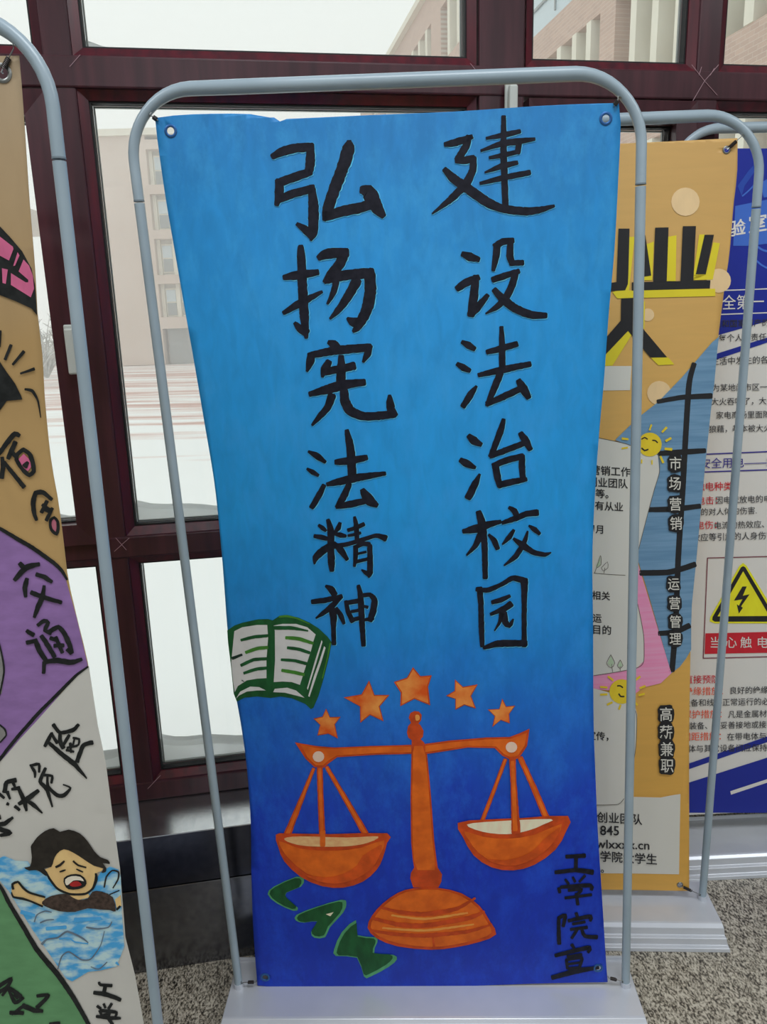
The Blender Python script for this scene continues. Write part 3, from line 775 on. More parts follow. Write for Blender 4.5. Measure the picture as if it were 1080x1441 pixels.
CH = [
 ('弘', 1, "105,308,34 170,275,50 250,255,50 348,250,48;335,240,40 337,330,52 327,408,46;330,405,40 250,430,50 140,470,46;145,455,46 145,530,50 130,605,26;140,572,42 220,540,46 335,508,46;345,490,36 355,600,56 356,700,58 352,780,52 340,822,14;348,790,54 300,752,42 255,722,22;575,215,30 572,258,70 530,390,66 480,520,64 440,640,56 423,697,24;430,675,50 530,645,58 640,622,58 715,600,56;652,512,44 690,520,76 720,570,78 750,630,64 785,672,36"),
 ('扬', 1, "278,858,30 280,905,44 288,1100,52 300,1300,50 312,1420,22;312,1390,48 270,1360,42 242,1330,22;175,1050,30 260,1035,50 382,1018,34;172,1268,24 280,1205,44 408,1138,18;388,930,34 440,905,56 560,898,54;545,890,56 522,960,56 460,1040,52 425,1078,28;440,1065,42 560,1035,56 715,1022,56;702,1025,60 706,1130,64 682,1250,62 630,1350,46 600,1382,18;632,1330,58 590,1320,46 565,1300,16;495,1080,36 475,1150,32 442,1212,14;622,1070,56 560,1180,48 500,1260,34 458,1303,14"),
 ('宪', 2, "335,115,30 370,130,60 405,155,50;190,215,44 400,175,58 645,155,56;205,215,56 195,270,52 173,332,20;640,145,46 628,200,50 595,262,20;338,262,46 305,320,54 288,375,20;310,335,52 420,315,52 525,292,56;430,222,40 430,330,62 425,430,58;195,505,36 320,470,60 450,435,64 603,415,46;360,515,56 330,600,50 270,670,40 212,737,18;450,480,56 460,560,66 500,630,66 600,670,56 740,665,56 830,655,50;845,662,26 805,620,56 796,560,50 793,515,24"),
 ('法', 2, "185,935,18 250,970,44 310,1015,24;175,1065,18 215,1090,34 258,1115,22;300,1190,32 260,1270,42 208,1355,36;472,778,32 490,860,50 505,980,58 512,1110,58;390,1015,38 500,1005,54 620,980,38;325,1182,28 420,1160,50 560,1130,52 760,1100,28;490,1180,38 450,1270,48 400,1352,34;395,1352,28 500,1330,48 605,1308,42;590,1225,36 612,1262,60 650,1310,68 698,1340,34"),
 ('精', 3, "190,255,26 225,280,38 255,305,26;275,205,32 300,300,58 300,450,56 305,580,60 310,672,40;385,235,30 370,280,42 335,325,22;150,355,32 210,365,44 265,378,36;440,355,26 390,345,44 335,335,24;305,430,46 220,495,62 160,555,52 150,612,14;330,420,36 390,480,58 452,570,32;330,450,42 450,430,38 600,385,36 720,350,36 805,375,54;520,180,26 535,260,42 542,390,38;460,300,32 540,275,34 605,245,36;460,350,22 520,340,28 575,325,24;530,450,42 530,540,40 518,632,24;520,462,34 600,425,38 655,432,42;660,440,42 662,560,48 662,690,48 650,735,16;655,712,42 620,690,34 585,665,14;540,520,20 625,500,22;530,592,30 640,565,28"),
 ('神', 3, "255,815,24 300,840,54 335,890,54;130,960,42 250,945,46 400,910,38;380,920,46 330,980,48 250,1050,42 165,1110,16;310,1025,54 325,1100,58 325,1200,42 330,1350,38;350,1020,32 390,1080,44 422,1160,28;440,955,32 460,1050,40 502,1140,42;450,970,36 560,950,42;490,1050,26 575,1035,30;500,1125,36 590,1105,32;555,812,32 575,900,46 585,1100,50 602,1362,38;600,900,36 660,895,38 702,940,50 692,1040,54 660,1132,44;620,1125,26 690,1110,36;600,1000,24 640,1010,28"),
 ('建', 4, "168,245,28 240,230,44 340,195,30;320,195,38 300,260,44 248,342,40;240,350,32 300,345,44 352,335,42;350,330,36 345,410,42 300,500,48 200,600,38 85,690,10;165,405,32 230,470,54 330,540,58 430,610,56 530,655,48 680,675,48 780,665,38 870,640,18;545,65,28 545,300,38 557,640,38;435,205,18 540,185,32 650,160,26;400,285,16 530,240,34 640,225,38 745,210,20;645,220,36 635,298,34;455,330,20 540,315,30 640,290,26;425,425,12 530,385,34 632,362,26;395,495,20 540,460,34 712,425,32"),
 ('设', 4, "280,950,32 330,968,50 385,985,30;245,1172,36 310,1130,48 382,1100,36;367,1095,38 355,1200,50 335,1342,46;335,1335,38 380,1290,44 442,1215,26;502,895,40 495,970,40 478,1055,22;490,900,38 540,870,40 605,862,34;590,865,36 585,960,42 602,1012,36;590,1008,34 668,1005,32;475,1115,34 550,1090,38 642,1060,30;622,1062,38 600,1150,42 560,1230,42 500,1290,34 430,1333,10;485,1180,34 540,1240,50 620,1300,50 720,1340,46 818,1345,32"),
 ('法', 5, "110,220,28 160,245,48 203,272,34;75,385,32 120,412,46 167,435,32;217,553,20 170,620,48 117,703,38;405,108,28 410,250,44 412,440,46;298,295,34 400,270,44 520,235,42;235,468,30 400,430,48 620,385,38;397,455,48 350,570,46 297,695,28;298,682,38 420,630,46 545,572,42;535,510,40 570,570,60 608,637,40;632,615,6"),
 ('治', 5, "160,925,36 200,960,56 252,990,32;100,1105,36 150,1135,52 208,1162,24;242,1213,18 205,1290,48 155,1388,48;422,802,28 395,900,46 325,1077,36;323,1077,34 430,1035,42 565,983,38;550,905,38 585,960,54 622,1025,36;360,1150,46 375,1230,48 392,1302,36;345,1147,38 450,1105,44 565,1078,42;560,1075,40 560,1160,44 567,1258,40;385,1295,42 480,1270,44 592,1250,30"),
 ('校', 6, "275,190,46 305,300,64 325,450,50 330,600,46 333,770,42;140,360,36 260,335,68 380,295,52 468,275,32;295,380,56 250,480,44 170,570,16;365,390,22 410,440,46 442,512,40;545,150,28 590,180,48 612,225,46;485,285,32 600,245,46 700,205,46 792,195,52;585,350,26 545,410,42 485,475,14;720,310,18 770,345,44 812,382,30;707,360,16 680,450,38 600,580,42 500,660,14;585,425,22 660,480,54 760,545,42 860,565,36 912,547,12"),
 ('园', 6, "282,862,50 295,1000,44 300,1200,46 308,1372,36;258,870,36 360,877,42 480,825,34 580,772,44 690,800,54;678,800,60 677,1000,42 677,1370,40;320,1387,28 450,1350,54 692,1345,50;395,985,34 470,965,40 550,930,28;560,1000,52 500,1040,48 382,1090,26;480,1082,44 460,1160,28 415,1236,10;502,1080,46 510,1160,50 547,1190,42 580,1135,16"),
 ('工', 7, "155,180,16 240,175,18;200,180,16 198,245,16;105,252,16 200,242,18 275,252,22"),
 ('学', 7, "150,285,10 165,305,12;185,275,10 195,295,12;240,268,12 215,295,10;120,325,14 125,345,12;130,320,14 265,312,18 270,332,14;165,335,12 225,330,14 205,355,12;200,350,12 208,400,14;150,370,12 270,355,12"),
 ('院', 7, "120,460,14 120,520,16 122,580,18;120,462,16 150,450,16 140,500,14;200,440,14 205,455,14;165,475,14 265,455,18 265,475,12;185,490,12 240,480,12;175,515,12 250,505,14;205,515,12 180,555,12;225,510,12 240,545,16 295,550,18"),
 ('宣', 7, "180,585,14 190,600,12;105,635,16 260,598,18 255,620,12;160,640,12 225,630,12;155,655,12 160,695,12;155,655,12 225,645,14 215,690,12;160,675,10 215,668,10;165,695,12 215,690,12;90,737,18 200,707,22 302,690,14"),
]
for ch, tfk, dat in CH:
    o = strokes(BB, 'painted_character', dat, inkm, blue, 2, TF[tfk], .07, 1.14)
    o['label'] = 'black brushed character ' + ch
    if tfk != 7: strokes(BB, 'wet_edge', dat, halo, blue, 1, (TF[tfk][0]+.5, TF[tfk][1]+.6, TF[tfk][2]), .14, 1.24)

# ---- painted book
G1 = paint('dark_green_paint', (22, 74, 38), .22); G2 = paint('light_green_paint', (58, 112, 40), .15); G3 = paint('pale_green_paint', (74, 140, 96), .15)
WH = paint('white_paint', (186, 186, 186), .05, (30, 30, 30)); BKP = paint('black_green_paint', (20, 42, 34), .1)
B7 = (310, 850, .15741)
bk = poly(BB, 'painted_book', "64,235 130,190 200,165 340,135 430,133 470,145 530,105 600,98 700,120 800,165 880,215 960,290 998,340 985,410 975,470 930,650 880,820 835,925 812,938 760,890 640,840 540,825 450,838 330,825 220,835 150,870 122,800 98,560 72,350", G1, blue, 1, B7)
bk['label'] = 'painted open book in green and white at the left edge'
for s in ("128,240 200,205 330,185 422,185 430,300 415,500 415,660 330,665 240,680 160,730 132,785 118,700 100,520",
          "142,845 180,780 270,735 350,740 410,770 330,770 240,780 170,815",
          "480,190 560,175 680,175 780,205 855,270 835,330 812,420 765,560 715,720 640,695 560,690 480,695 492,500 490,240",
          "475,785 490,755 600,745 680,770 755,835 680,815 580,790",
          "908,320 916,335 862,520 785,765 778,750 850,500", "930,375 944,388 905,520 860,650 800,828 788,820 840,640 890,500"):
    poly(BB, 'page', s, WH, bk, 2, B7)
strokes(BB, 'page_line', "190,320,24 300,292,30 425,280,28;190,545,28 300,495,30 425,485,28;215,615,24 320,580,30 425,568,28;485,210,34 650,212,32 785,237,14;605,388,26 700,400,30 800,432,28;550,495,24 660,502,28 775,530,30", G1, bk, 3, B7)
strokes(BB, 'page_line', "232,430,28 330,395,32 425,385,30;590,298,28 700,307,34 830,347,28;555,590,28 650,605,32 750,627,30", G2, bk, 3, B7)
strokes(BB, 'page_line', "112,482,28 195,450,22;195,678,8 215,690,6", BKP, bk, 3, B7)
strokes(BB, 'green_edge', "530,112,18 600,106,20 700,130,14 800,175,10;985,350,14 960,480,12 915,660,10", G2, bk, 2, B7)

# ---- painted scales
OR = paint('orange_paint', (204, 90, 22), .20, (30, 30, 30)); OS = noisy('streaky_orange_paint', BK(190, 74, 18), BK(222, 132, 62), (22, 22, 22), .55, .3, 5); OD = paint('burnt_orange_paint', (172, 62, 20), .2, (35, 35, 35)); OSH = paint('deep_orange_paint', (184, 72, 20), .2, (30, 30, 30)); OL = paint('light_orange_paint', (224, 136, 62), .12, (35, 35, 35)); CRM = paint('cream_paint', (214, 196, 170), .08); CRO = paint('peach_paint', (214, 160, 110), .15, (60, 60, 120)); PK = paint('pale_dot_paint', (205, 176, 158), .05)
B8 = (360, 930, .42593)
scl = poly(BB, 'painted_scales', "515,300 512,450 514,600 520,660 524,682 513,700 511,718 521,748 604,748 614,728 616,704 602,682 598,655 590,590 580,450 567,310 558,270 545,258 553,250 555,230 545,212 538,206 547,195 549,178 540,167 525,165 511,172 506,187 514,204 504,215 500,236 504,252 516,262", OD, blue, 1, B8)
scl['label'] = 'painted orange balance scales'
poly(BB, 'post', "520,300 517,450 519,600 524,660 535,690 592,690 592,655 584,590 574,450 562,310 552,280 525,280", OR, scl, 2, B8)
poly(BB, 'post_highlight', "528,178 540,178 542,192 530,196", OL, scl, 3, B8, 3)
b_ = poly(BB, 'beam', "130,268 200,280 260,285 380,280 515,276 515,306 400,309 270,317 245,335 225,352 195,350 165,322", OD, scl, 2, B8)
poly(BB, 'beam_face', "150,276 200,286 260,289 380,284 515,281 515,300 400,303 268,311 240,328 222,344 200,344 172,318", OR, b_, 3, B8)
b_ = poly(BB, 'beam', "560,273 640,262 760,252 840,250 872,238 905,223 897,280 870,320 845,327 815,312 790,287 700,285 560,307", OD, scl, 2, B8)
poly(BB, 'beam_face', "560,279 640,268 760,258 842,256 874,245 896,236 889,278 866,312 846,319 820,306 794,281 700,279 560,300", OR, b_, 3, B8)
for cx, cy in ((208, 314), (845, 283)):
    poly(BB, 'pivot', ' '.join('%.1f,%.1f' % (cx+19*math.cos(k*PI/8), cy+18*math.sin(k*PI/8)) for k in range(16)), PK, scl, 5, B8)
for dat in ("192,355,10 150,460,15 104,574,22", "212,355,18 216,480,18 222,605,20", "235,350,12 300,460,16 362,568,20", "825,325,12 790,420,12 750,524,13", "875,320,16 920,420,18 960,516,20"):
    strokes(BB, 'cord', dat, OD, scl, 2, B8, .05, 1.1); strokes(BB, 'cord_face', dat, OR, scl, 3, B8, .05, .62)
PAN = [("67,572 110,568 250,570 435,567 434,600 420,650 400,688 355,727 290,747 220,742 150,712 95,660 76,615", "95,584 150,577 300,581 405,577 372,598 300,610 180,610 120,600", CRO,
        "78,592 130,612 180,622 270,624 350,614 425,590 410,640 380,680 320,718 250,722 170,700 110,650 88,620", "355,640 400,612 418,606 408,645 380,686 325,720 262,733 205,724 165,704 230,712 290,700 335,672"),
       ("668,533 760,522 880,517 1032,510 1026,560 990,622 920,672 850,690 780,680 720,640 685,580", "698,538 800,527 975,520 950,538 900,558 830,570 750,562", CRM,
        "690,560 750,578 830,585 920,572 1012,535 985,590 930,640 860,668 790,662 735,630 705,590", "950,588 985,560 1008,545 985,595 930,645 860,673 800,668 760,650 820,656 880,642 920,620")]
for out, ins, im, mid, dark in PAN:
    p = poly(BB, 'pan', out, OD, scl, 4, B8, 2)
    poly(BB, 'pan_face', mid, OR, p, 5, B8, 2); poly(BB, 'pan_inside', ins, im, p, 5, B8, 3); poly(BB, 'pan_shade', dark, OSH, p, 6, B8, 2)
strokes(BB, 'cord', "848,320,22 852,400,20 860,562,30", OD, scl, 6, B8, .05); strokes(BB, 'cord_face', "848,330,12 852,400,12 857,555,16", OR, scl, 7, B8, .05)
strokes(BB, 'cord', "222,560,18 222,606,18", OR, scl, 6, B8, .05)
p = poly(BB, 'foot', "520,750 600,748 680,766 740,808 775,860 795,902 740,927 660,945 580,953 470,942 400,915 370,880 385,840 420,800 470,765", OD, scl, 2, B8, 2)
poly(BB, 'foot_face', "525,756 600,754 676,773 732,812 765,860 780,896 735,917 660,935 580,943 475,932 408,908 380,878 393,845 426,806 475,771", OR, p, 3, B8, 2)
strokes(BB, 'foot_ring', "415,812,8 480,828,12 560,834,15 660,818,13 725,782,7;388,848,10 470,868,15 560,872,16 700,848,15 755,826,8;380,888,8 460,900,12 560,905,14 700,892,12 780,868,6;585,905,5 590,945,8", OD, p, 4, B8, .15)
strokes(BB, 'foot_shine', "450,838,6 560,850,8 700,830,6;420,880,6 560,888,8 720,868,6", OL, p, 4, B8, .2)
for s in ("233,157 246,185 281,184 262,209 272,256 240,240 204,246 213,211 191,190 221,183", "375,64 393,112 442,112 410,150 423,199 378,178 346,204 345,150 291,120 350,110",
          "520,20 545,50 582,47 570,85 577,146 525,125 478,149 480,105 457,69 500,55", "659,61 685,85 734,77 712,115 728,157 690,145 660,161 660,125 629,115 658,98", "815,124 828,150 858,147 838,175 840,206 810,195 782,218 790,182 767,160 805,158"):
    st = poly(BB, 'painted_star', s, OD, blue, 1, B8)
    q = parse(s); cx = sum(x for x, y in q)/10; cy = sum(y for x, y in q)/10
    poly(BB, 'star_face', ' '.join('%.1f,%.1f' % (cx+(x-cx)*.90, cy+(y-cy)*.90) for x, y in q), OS, st, 2, B8)
for nm, s, hole in (('L', "135,712 160,720 150,745 102,765 105,785 140,815 125,825 70,800 40,770 60,745", None),
                    ('A', "135,838 200,812 285,788 300,800 290,830 245,880 230,912 195,914 183,895 205,860 160,864 133,857", "232,835 258,828 247,842"),
                    ('W', "332,855 336,905 396,912 402,930 392,965 455,970 467,985 440,1010 380,1042 358,1042 335,980 265,974 260,950 285,895", None)):
    l = poly(BB, 'painted_letter', s, G3, blue, 1, B8, 2); l['label'] = 'dark green painted letter ' + nm
    q = parse(s); cx = sum(x for x, y in q)/len(q); cy = sum(y for x, y in q)/len(q)
    poly(BB, 'letter_face', ' '.join('%.1f,%.1f' % (cx-2+(x-cx)*.88, cy-1+(y-cy)*.9) for x, y in q), G1, l, 2, B8, 2)
    if hole: poly(BB, 'letter_gap', hole, CRM, l, 3, B8)
for key, q in (('TL', (223, 170)), ('TR', (864, 150)), ('BL', (361, 1380)), ('BR', (856, 1374))):
    X, z = BB.inv(*q); hook(e1, ins1[key], BB.at(X, z), N1)

# ================================================================== stand 2, left, with the painted safety banner
A2 = at_y(77, 171, 1.13); C2 = at_y(222, 1437, 1.13); UP2 = (A2-C2).normalized(); PR2 = C2 + UP2*((FOOTZ-C2.z)/UP2.z)
yaw = -.03; D2 = Vector((math.cos(yaw), math.sin(yaw), 0)); PL2 = PR2 - D2*.87
e2, N2, ins2 = stand(PL2, D2, UP2, 1.853, .87, 'grey tubular banner stand at the left edge with the painted safety banner')
D2o = (D2 - UP2*D2.dot(UP2)).normalized()
r2 = [(27, 79), (32, 140), (42, 289), (43, 300), (50, 387), (53, 444), (59.5, 498), (63, 560), (72, 648), (83, 711), (94, 800), (95.6, 814), (108, 868), (124.5, 937), (137, 1020), (148, 1073), (157, 1143), (168, 1222), (175.5, 1318), (189, 1371), (202, 1441)]
tmp = Banner(PL2, D2o, UP2, N2, [(-300, 80), (-300, 1400)], r2, [(-300, 80), (27, 82)], [(-300, 1500), (200, 1500)], 0)
zs2 = [z for z, x in tmp.R]; zb2, zt2 = .035, max(zs2)
r2v = [Vector((x, z, 0)) for z, x in tmp.R] + [Vector((tmp.R[0][1]+.0, zb2-.01, 0))]
l2v = [Vector((.045, zt2, 0)), Vector((.06, 1.2, 0)), Vector((.075, .8, 0)), Vector((.06, .4, 0)), Vector((.045, zb2, 0))]
B2n = Banner(PL2, D2o, UP2, N2, l2v, r2v, [Vector((0, zt2-.004, 0)), Vector((.43, zt2+.006, 0)), Vector((.87, zt2, 0))], [Vector((0, zb2, 0)), Vector((.87, zb2, 0))], .03)
M_tan = gradient_mat('tan_paint', [(0, BK(168, 138, 88)), (.5, BK(168, 140, 90)), (.62, BK(162, 132, 86)), (.8, BK(150, 122, 80)), (1, BK(150, 132, 108))], .05, (20, 20, 8), .5)
saf = sheet(B2n, 'painted_banner', M_tan, [(4, 103)], None, 'hand painted safety banner cut by the left edge with a drowning child', 'banner', None, .0075, M_metal)
ink2 = noisy('black_brush_ink', BK(20, 22, 22), BK(32, 34, 34), (90, 90, 90), .5, .25)
PUR = paint('purple_paint', (126, 96, 146), .10, (25, 25, 60)); GRYW = paint('off_white_paint', (178, 176, 170), .03, (12, 12, 12)); GRN = paint('sage_green_paint', (88, 134, 92), .08, (25, 25, 60))
PNK = paint('pink_paint', (178, 88, 122), .08); GRY = paint('grey_paint', (120, 118, 116), .08); SKN = paint('skin_paint', (204, 170, 116), .08); HAIR = paint('dark_brown_paint', (36, 32, 28), .3, (80, 80, 80)); TEE = paint('brown_black_paint', (58, 46, 40), .4, (160, 160, 160)); RED = paint('red_paint', (150, 34, 34), .1); MW_ = paint('mouth_white_paint', (205, 196, 180), .04); PKT = paint('dusty_pink_paint', (150, 86, 100), .1)
M_wat = noisy('water_paint', BK(66, 146, 196), BK(168, 194, 198), (30, 30, 60), .5, .3, 9, 0, 0, .40, .58)
z2 = (0, 300, 1/5.544); z3 = (0, 540, 1/5.544); z4 = (0, 760, 1/5.544); z5 = (0, 980, 1/5.4); z6 = (0, 1140, 1/4.5)
poly(B2n, 'purple_field', "-1200,640 -400,600 -90,700 0,744 27,759 46,770 63,780 78,792 88,803 93,815 108,868 124,936 104,953 78,985 54,1012 28,1040 11,1060 0,1072 -90,1150 -400,1195 -1200,1245", PUR, saf, 1, clip=(.078, zb2+.002))
poly(B2n, 'white_field', "125.5,937 108,951 78,985 54,1012 28,1040 11,1060 0,1072 -90,1150 -90,1180 0,1247 30,1310 60,1370 90,1408 130,1450 205,1450 203,1441 190.3,1371 176.8,1318 169.3,1222 158.3,1143 149.3,1073 138,1020", GRYW, saf, 1, clip=(.078, zb2+.002))
poly(B2n, 'green_field', "-1200,1240 -90,1180 0,1245 32,1308 53,1340 84,1378 105,1410 135,1460 180,1600 -1200,2000", GRN, saf, 2, clip=(.078, zb2+.002))
strokes(B2n, 'painted_line', "-420,606,5 -250,640,5 -60,712,5 0,743,5 27,759,6 46,770,6 63,782,6 78,793,5.5 88,803,5 95,815,3", ink2, saf, 3, (0, 0, 1))
strokes(B2n, 'painted_line', "690,985,14 600,1050,22 500,1150,26 400,1250,26 300,1350,28 220,1441,28 150,1520,28 60,1630,26 -10,1720,26 -200,1900,26", ink2, saf, 3, z4)
strokes(B2n, 'painted_line', "-200,240,26 0,470,22 60,580,26 150,730,28 240,880,32 380,1050,34 480,1200,30 570,1360,26", ink2, saf, 4, z6)
# pink schoolbook and black cap with rays
p = poly(B2n, 'painted_book', "-60,330 0,318 15,334 32,354 45,378 50,401 53,444 45,434 23,424 0,415 -60,380", ink2, saf, 2); p['label'] = 'painted pink book outlined in black'
for s in ("-80,180 0,180 105,262 110,280 75,370 0,330 -80,300", "142,305 157,330 122,410 108,412", "188,362 232,410 262,490 270,590 245,657 90,560 90,468 205,540 225,540 225,520 150,455", "20,430 66,440 50,552 25,545"):
    poly(B2n, 'book_panel', s, PNK, p, 3, z2)
poly(B2n, 'painted_cap', "-40,515 0,508 9,522 22,540 30,556 32,562 10,564 0,578 -40,600", ink2, saf, 2)
strokes(B2n, 'painted_ray', "90,1030,26 45,1140,24;190,1080,28 105,1180,20;270,1215,26 165,1250,16;5,920,26 0,1040,20", ink2, saf, 3, z2)
strokes(B2n, 'painted_ray', "200,42,18 255,55,26 300,130,16 322,262,8", ink2, saf, 3, z3)
for nm, tf, dat in (('宿', z3, "-60,590,22 0,540,24 60,460,28 120,390,28 155,402,24;125,455,28 95,520,28 70,580,24;95,530,26 135,575,22;22,575,22 30,640,26 20,730,28;40,610,20 100,690,24 192,802,26;185,510,24 235,545,26 262,620,26 268,680,26 232,712,24 180,665,22 135,590,22 140,550,22 185,512,22;200,640,34 222,612,18"),
                    ('舍', z3, "408,900,20 340,845,28 285,850,28 265,920,28 270,1000,26 290,1060,18;370,915,22 330,1000,22;338,942,20 400,990,24;412,970,20 368,1062,22;350,975,20 400,1000,20;400,1060,16 428,1040,16 455,1072,18 458,1130,18 445,1172,18 408,1138,18 395,1098,16 400,1060,16"),
                    ('交', z4, "160,180,26 195,215,30;310,185,22 220,205,34 160,260,30 120,307,24;215,300,24 200,370,28 205,437,20;290,265,24 350,285,28 407,322,22;350,355,18 335,440,30 300,520,28 273,597,18;250,405,26 340,440,28 482,482,22"),
                    ('通', z4, "215,705,22 265,735,28;215,795,24 290,780,26;285,790,28 320,870,30 367,942,28;350,950,24 345,1032,20;360,945,26 450,935,32 560,950,30 640,925,20;300,660,20 350,625,24 380,640,24 355,700,24 400,720,26;330,745,26 380,820,28 430,905,24;390,710,24 460,675,26 510,730,28 550,820,28 568,875,20;400,760,24 455,782,22;430,820,24 500,817,22;440,755,22 490,872,22;530,850,22 560,880,20"),
                    ('险', z5, "410,210,22 460,270,20 560,250,24 600,210,18;462,265,18 460,330,24 485,385,26;395,275,16 370,330,22 345,372,18;395,275,18 420,320,18 440,347,20;380,350,20 470,430,26 570,510,28 662,617,8;530,290,18 490,355,18;560,310,12 605,320,14 600,362,12 560,372,12 570,318,10;540,350,12 560,380,10;515,385,14 590,372,12;510,402,16 565,415,12;535,350,12 545,420,12;705,345,26 640,365,24 610,430,24 590,490,24"),
                    ('危', z5, "235,515,12 270,570,18 270,610,10;240,520,16 300,510,18 302,570,12;350,540,16 310,640,22 360,700,22 402,832,10;340,592,16 400,600,16 395,652,14;365,600,12 370,680,18 440,745,22 490,745,24 540,690,12 485,665,8"),
                    ('深', z5, "0,735,18 35,765,16;60,810,20 70,815,14;40,720,26 55,650,24 122,630,28;100,640,18 127,702,12;60,720,20 80,772,14;95,700,16 152,690,22;120,830,20 152,857,16;150,700,20 190,790,28 205,862,14;150,810,22 230,760,28 295,712,22;200,780,16 260,820,24 325,880,8"),
                    ('水', z5, "-20,970,24 40,960,26 100,915,16;0,898,14 5,925,14;0,1000,26 82,1030,26 10,1050,18"),
                    ('工', z6, "630,1085,12 640,1100,14 710,1105,16;670,1105,18 660,1152,18;600,1150,18 680,1162,22 765,1195,18"),
                    ('学', z6, "620,1235,14 640,1250,14;660,1222,12 670,1245,12;710,1220,14 690,1250,14;635,1265,14 650,1300,12;640,1262,16 740,1275,16 732,1302,10;660,1290,12 700,1285,12 680,1312,12;615,1300,14 700,1310,18 765,1312,12;690,1312,16 715,1350,16")):
    o = strokes(B2n, 'painted_character', dat, ink2, saf, 4, tf, .10, 1.38); o['label'] = 'black brushed character ' + nm
poly(B2n, 'pink_dot', "150,585 190,545 245,600 245,650 222,680 170,640", PNK, saf, 3, z3); poly(B2n, 'pink_dot', "402,1065 428,1045 452,1075 456,1130 443,1165 412,1132", PKT, saf, 3, z3)
for dat in ("-10,1110,24 45,1078,18 80,1058,16 50,1112,18 -10,1150,20", "20,1165,14 60,1120,18 130,1170,24 140,1192,18;60,1132,14 100,1210,20 152,1182,14;95,1160,12 115,1185,12",
            "240,1170,16 312,1165,18 240,1242,22;150,1230,24 220,1260,24 272,1265,18;70,1275,20 150,1277,20;80,1285,12 160,1227,18", "320,1347,16 380,1340,16;340,1360,16 390,1365,14"):
    strokes(B2n, 'painted_character', dat, ink2, saf, 5, z6, .08, 1.3)
poly(B2n, 'grey_wheel', "-10,905 0,905 4,930 6,950 3,975 -10,985", GRY, saf, 2); strokes(B2n, 'painted_line', "-5,790,12 25,920,14 35,1030,14 0,1210,12", ink2, saf, 3, z4)
poly(B2n, 'grey_wheel', "-30,200 0,220 38,248 50,290 0,345 -30,340", GRY, saf, 2, z5); strokes(B2n, 'painted_line', "0,210,12 40,245,14 52,290,12 5,345,12", ink2, saf, 3, z5)
# drowning child in the water
poly(B2n, 'painted_water', "-60,300 0,300 30,285 100,315 180,320 210,370 300,400 600,450 640,390 700,352 752,372 768,420 774,640 790,860 740,985 640,1010 560,1020 460,1080 420,1060 380,1000 200,740 60,510 0,440 -60,400", M_wat, saf, 3, z6)
ch = poly(B2n, 'painted_child', "275,375 330,350 345,300 400,240 470,260 530,300 600,340 655,352 648,378 622,388 612,430 590,490 545,522 450,522 370,490 318,425 300,385", SKN, saf, 5, z6, 2); ch['label'] = 'painted child with open mouth and black hair in blue water'
poly(B2n, 'hair', "158,355 195,348 207,290 200,225 215,200 240,165 290,125 345,107 385,130 440,116 510,140 560,190 600,250 640,290 688,308 700,334 655,328 678,360 672,385 645,388 660,362 600,345 530,300 470,262 410,240 365,270 345,310 330,352 278,362 300,385 300,410 275,395 240,372 190,375", HAIR, ch, 6, z6, 2)
strokes(B2n, 'face_outline', "278,362,6 298,385,10 318,425,14 370,490,14 450,524,14 545,522,14 592,488,14 614,430,20 612,395,14", ink2, ch, 6, z6)
strokes(B2n, 'eyebrow', "360,352,14 385,340,16 412,315,12;470,315,12 500,340,12 550,354,10", HAIR, ch, 7, z6); strokes(B2n, 'eye', "385,382,9 402,376,12 420,370,8;490,365,8 510,374,10 530,383,8", ink2, ch, 7, z6)
m_ = poly(B2n, 'mouth', "410,422 455,398 515,400 552,438 545,472 500,492 440,492 415,465", ink2, ch, 7, z6, 2)
poly(B2n, 'teeth', "420,428 460,408 515,412 538,440 510,434 470,436 440,462 424,462", MW_, m_, 8, z6, 2); poly(B2n, 'tongue', "446,460 470,442 500,440 524,462 500,472 465,474", RED, m_, 8, z6, 2)
poly(B2n, 'neck', "440,515 560,515 575,545 500,562 450,540", SKN, ch, 5, z6)
poly(B2n, 'shirt', "272,572 330,535 420,522 465,545 500,560 560,552 590,508 650,508 720,545 738,632 700,625 640,622 560,614 480,636 380,632 290,600", TEE, ch, 6, z6, 2)
poly(B2n, 'arm', "85,455 130,445 155,490 200,520 290,545 275,600 200,568 150,550 90,545 78,512", SKN, ch, 5, z6, 2); poly(B2n, 'arm', "732,560 768,530 774,600 742,612", SKN, ch, 5, z6)
strokes(B2n, 'arm_outline', "90,490,16 85,460,16 120,445,14 150,480,14 190,512,14 290,542,12;80,512,8 90,540,12 150,552,16 200,568,12 275,600,12;700,525,8 760,500,8;745,620,14 765,600,14", ink2, ch, 7, z6)
strokes(B2n, 'hand_outline', "665,480,10 678,415,10 715,375,10 755,385,12 752,430,10 720,485,8", HAIR, ch, 6, z6)
WL = paint('wave_grey_paint', (90, 104, 118), .15)
strokes(B2n, 'wave_line', "222,700,8 240,655,8 290,632,8 330,640,6;260,706,10 300,690,10 345,686,6;552,735,10 620,745,10 690,735,8 712,700,6;270,842,16 300,812,10 370,800,10 430,762,12 520,800,12 562,832,6;370,1000,8 395,920,8 440,890,8 520,940,10 580,935,8 640,850,6 665,760,5;580,985,6 630,1000,8 682,955,6", WL, saf, 5, z6)
strokes(B2n, 'wave_line', "380,810,10 440,805,10 480,830,8 560,840,8;740,960,16 755,975,8;140,640,26 220,660,20;300,745,24 420,735,22;480,690,30 640,680,20", paint('bright_water_paint', (70, 150, 205), .1), saf, 4, z6)
X, z = B2n.inv(4, 103); hook(e2, ins2['TR'], B2n.at(X, z), N2)
X, z = .83-.01, zb2+.01; hook(e2, ins2['BR'], B2n.at(X, z), N2)
for key, q in (('TL', (.055, zt2-.012)), ('BL', (.055, zb2+.012))): hook(e2, ins2[key], B2n.at(*q), N2)
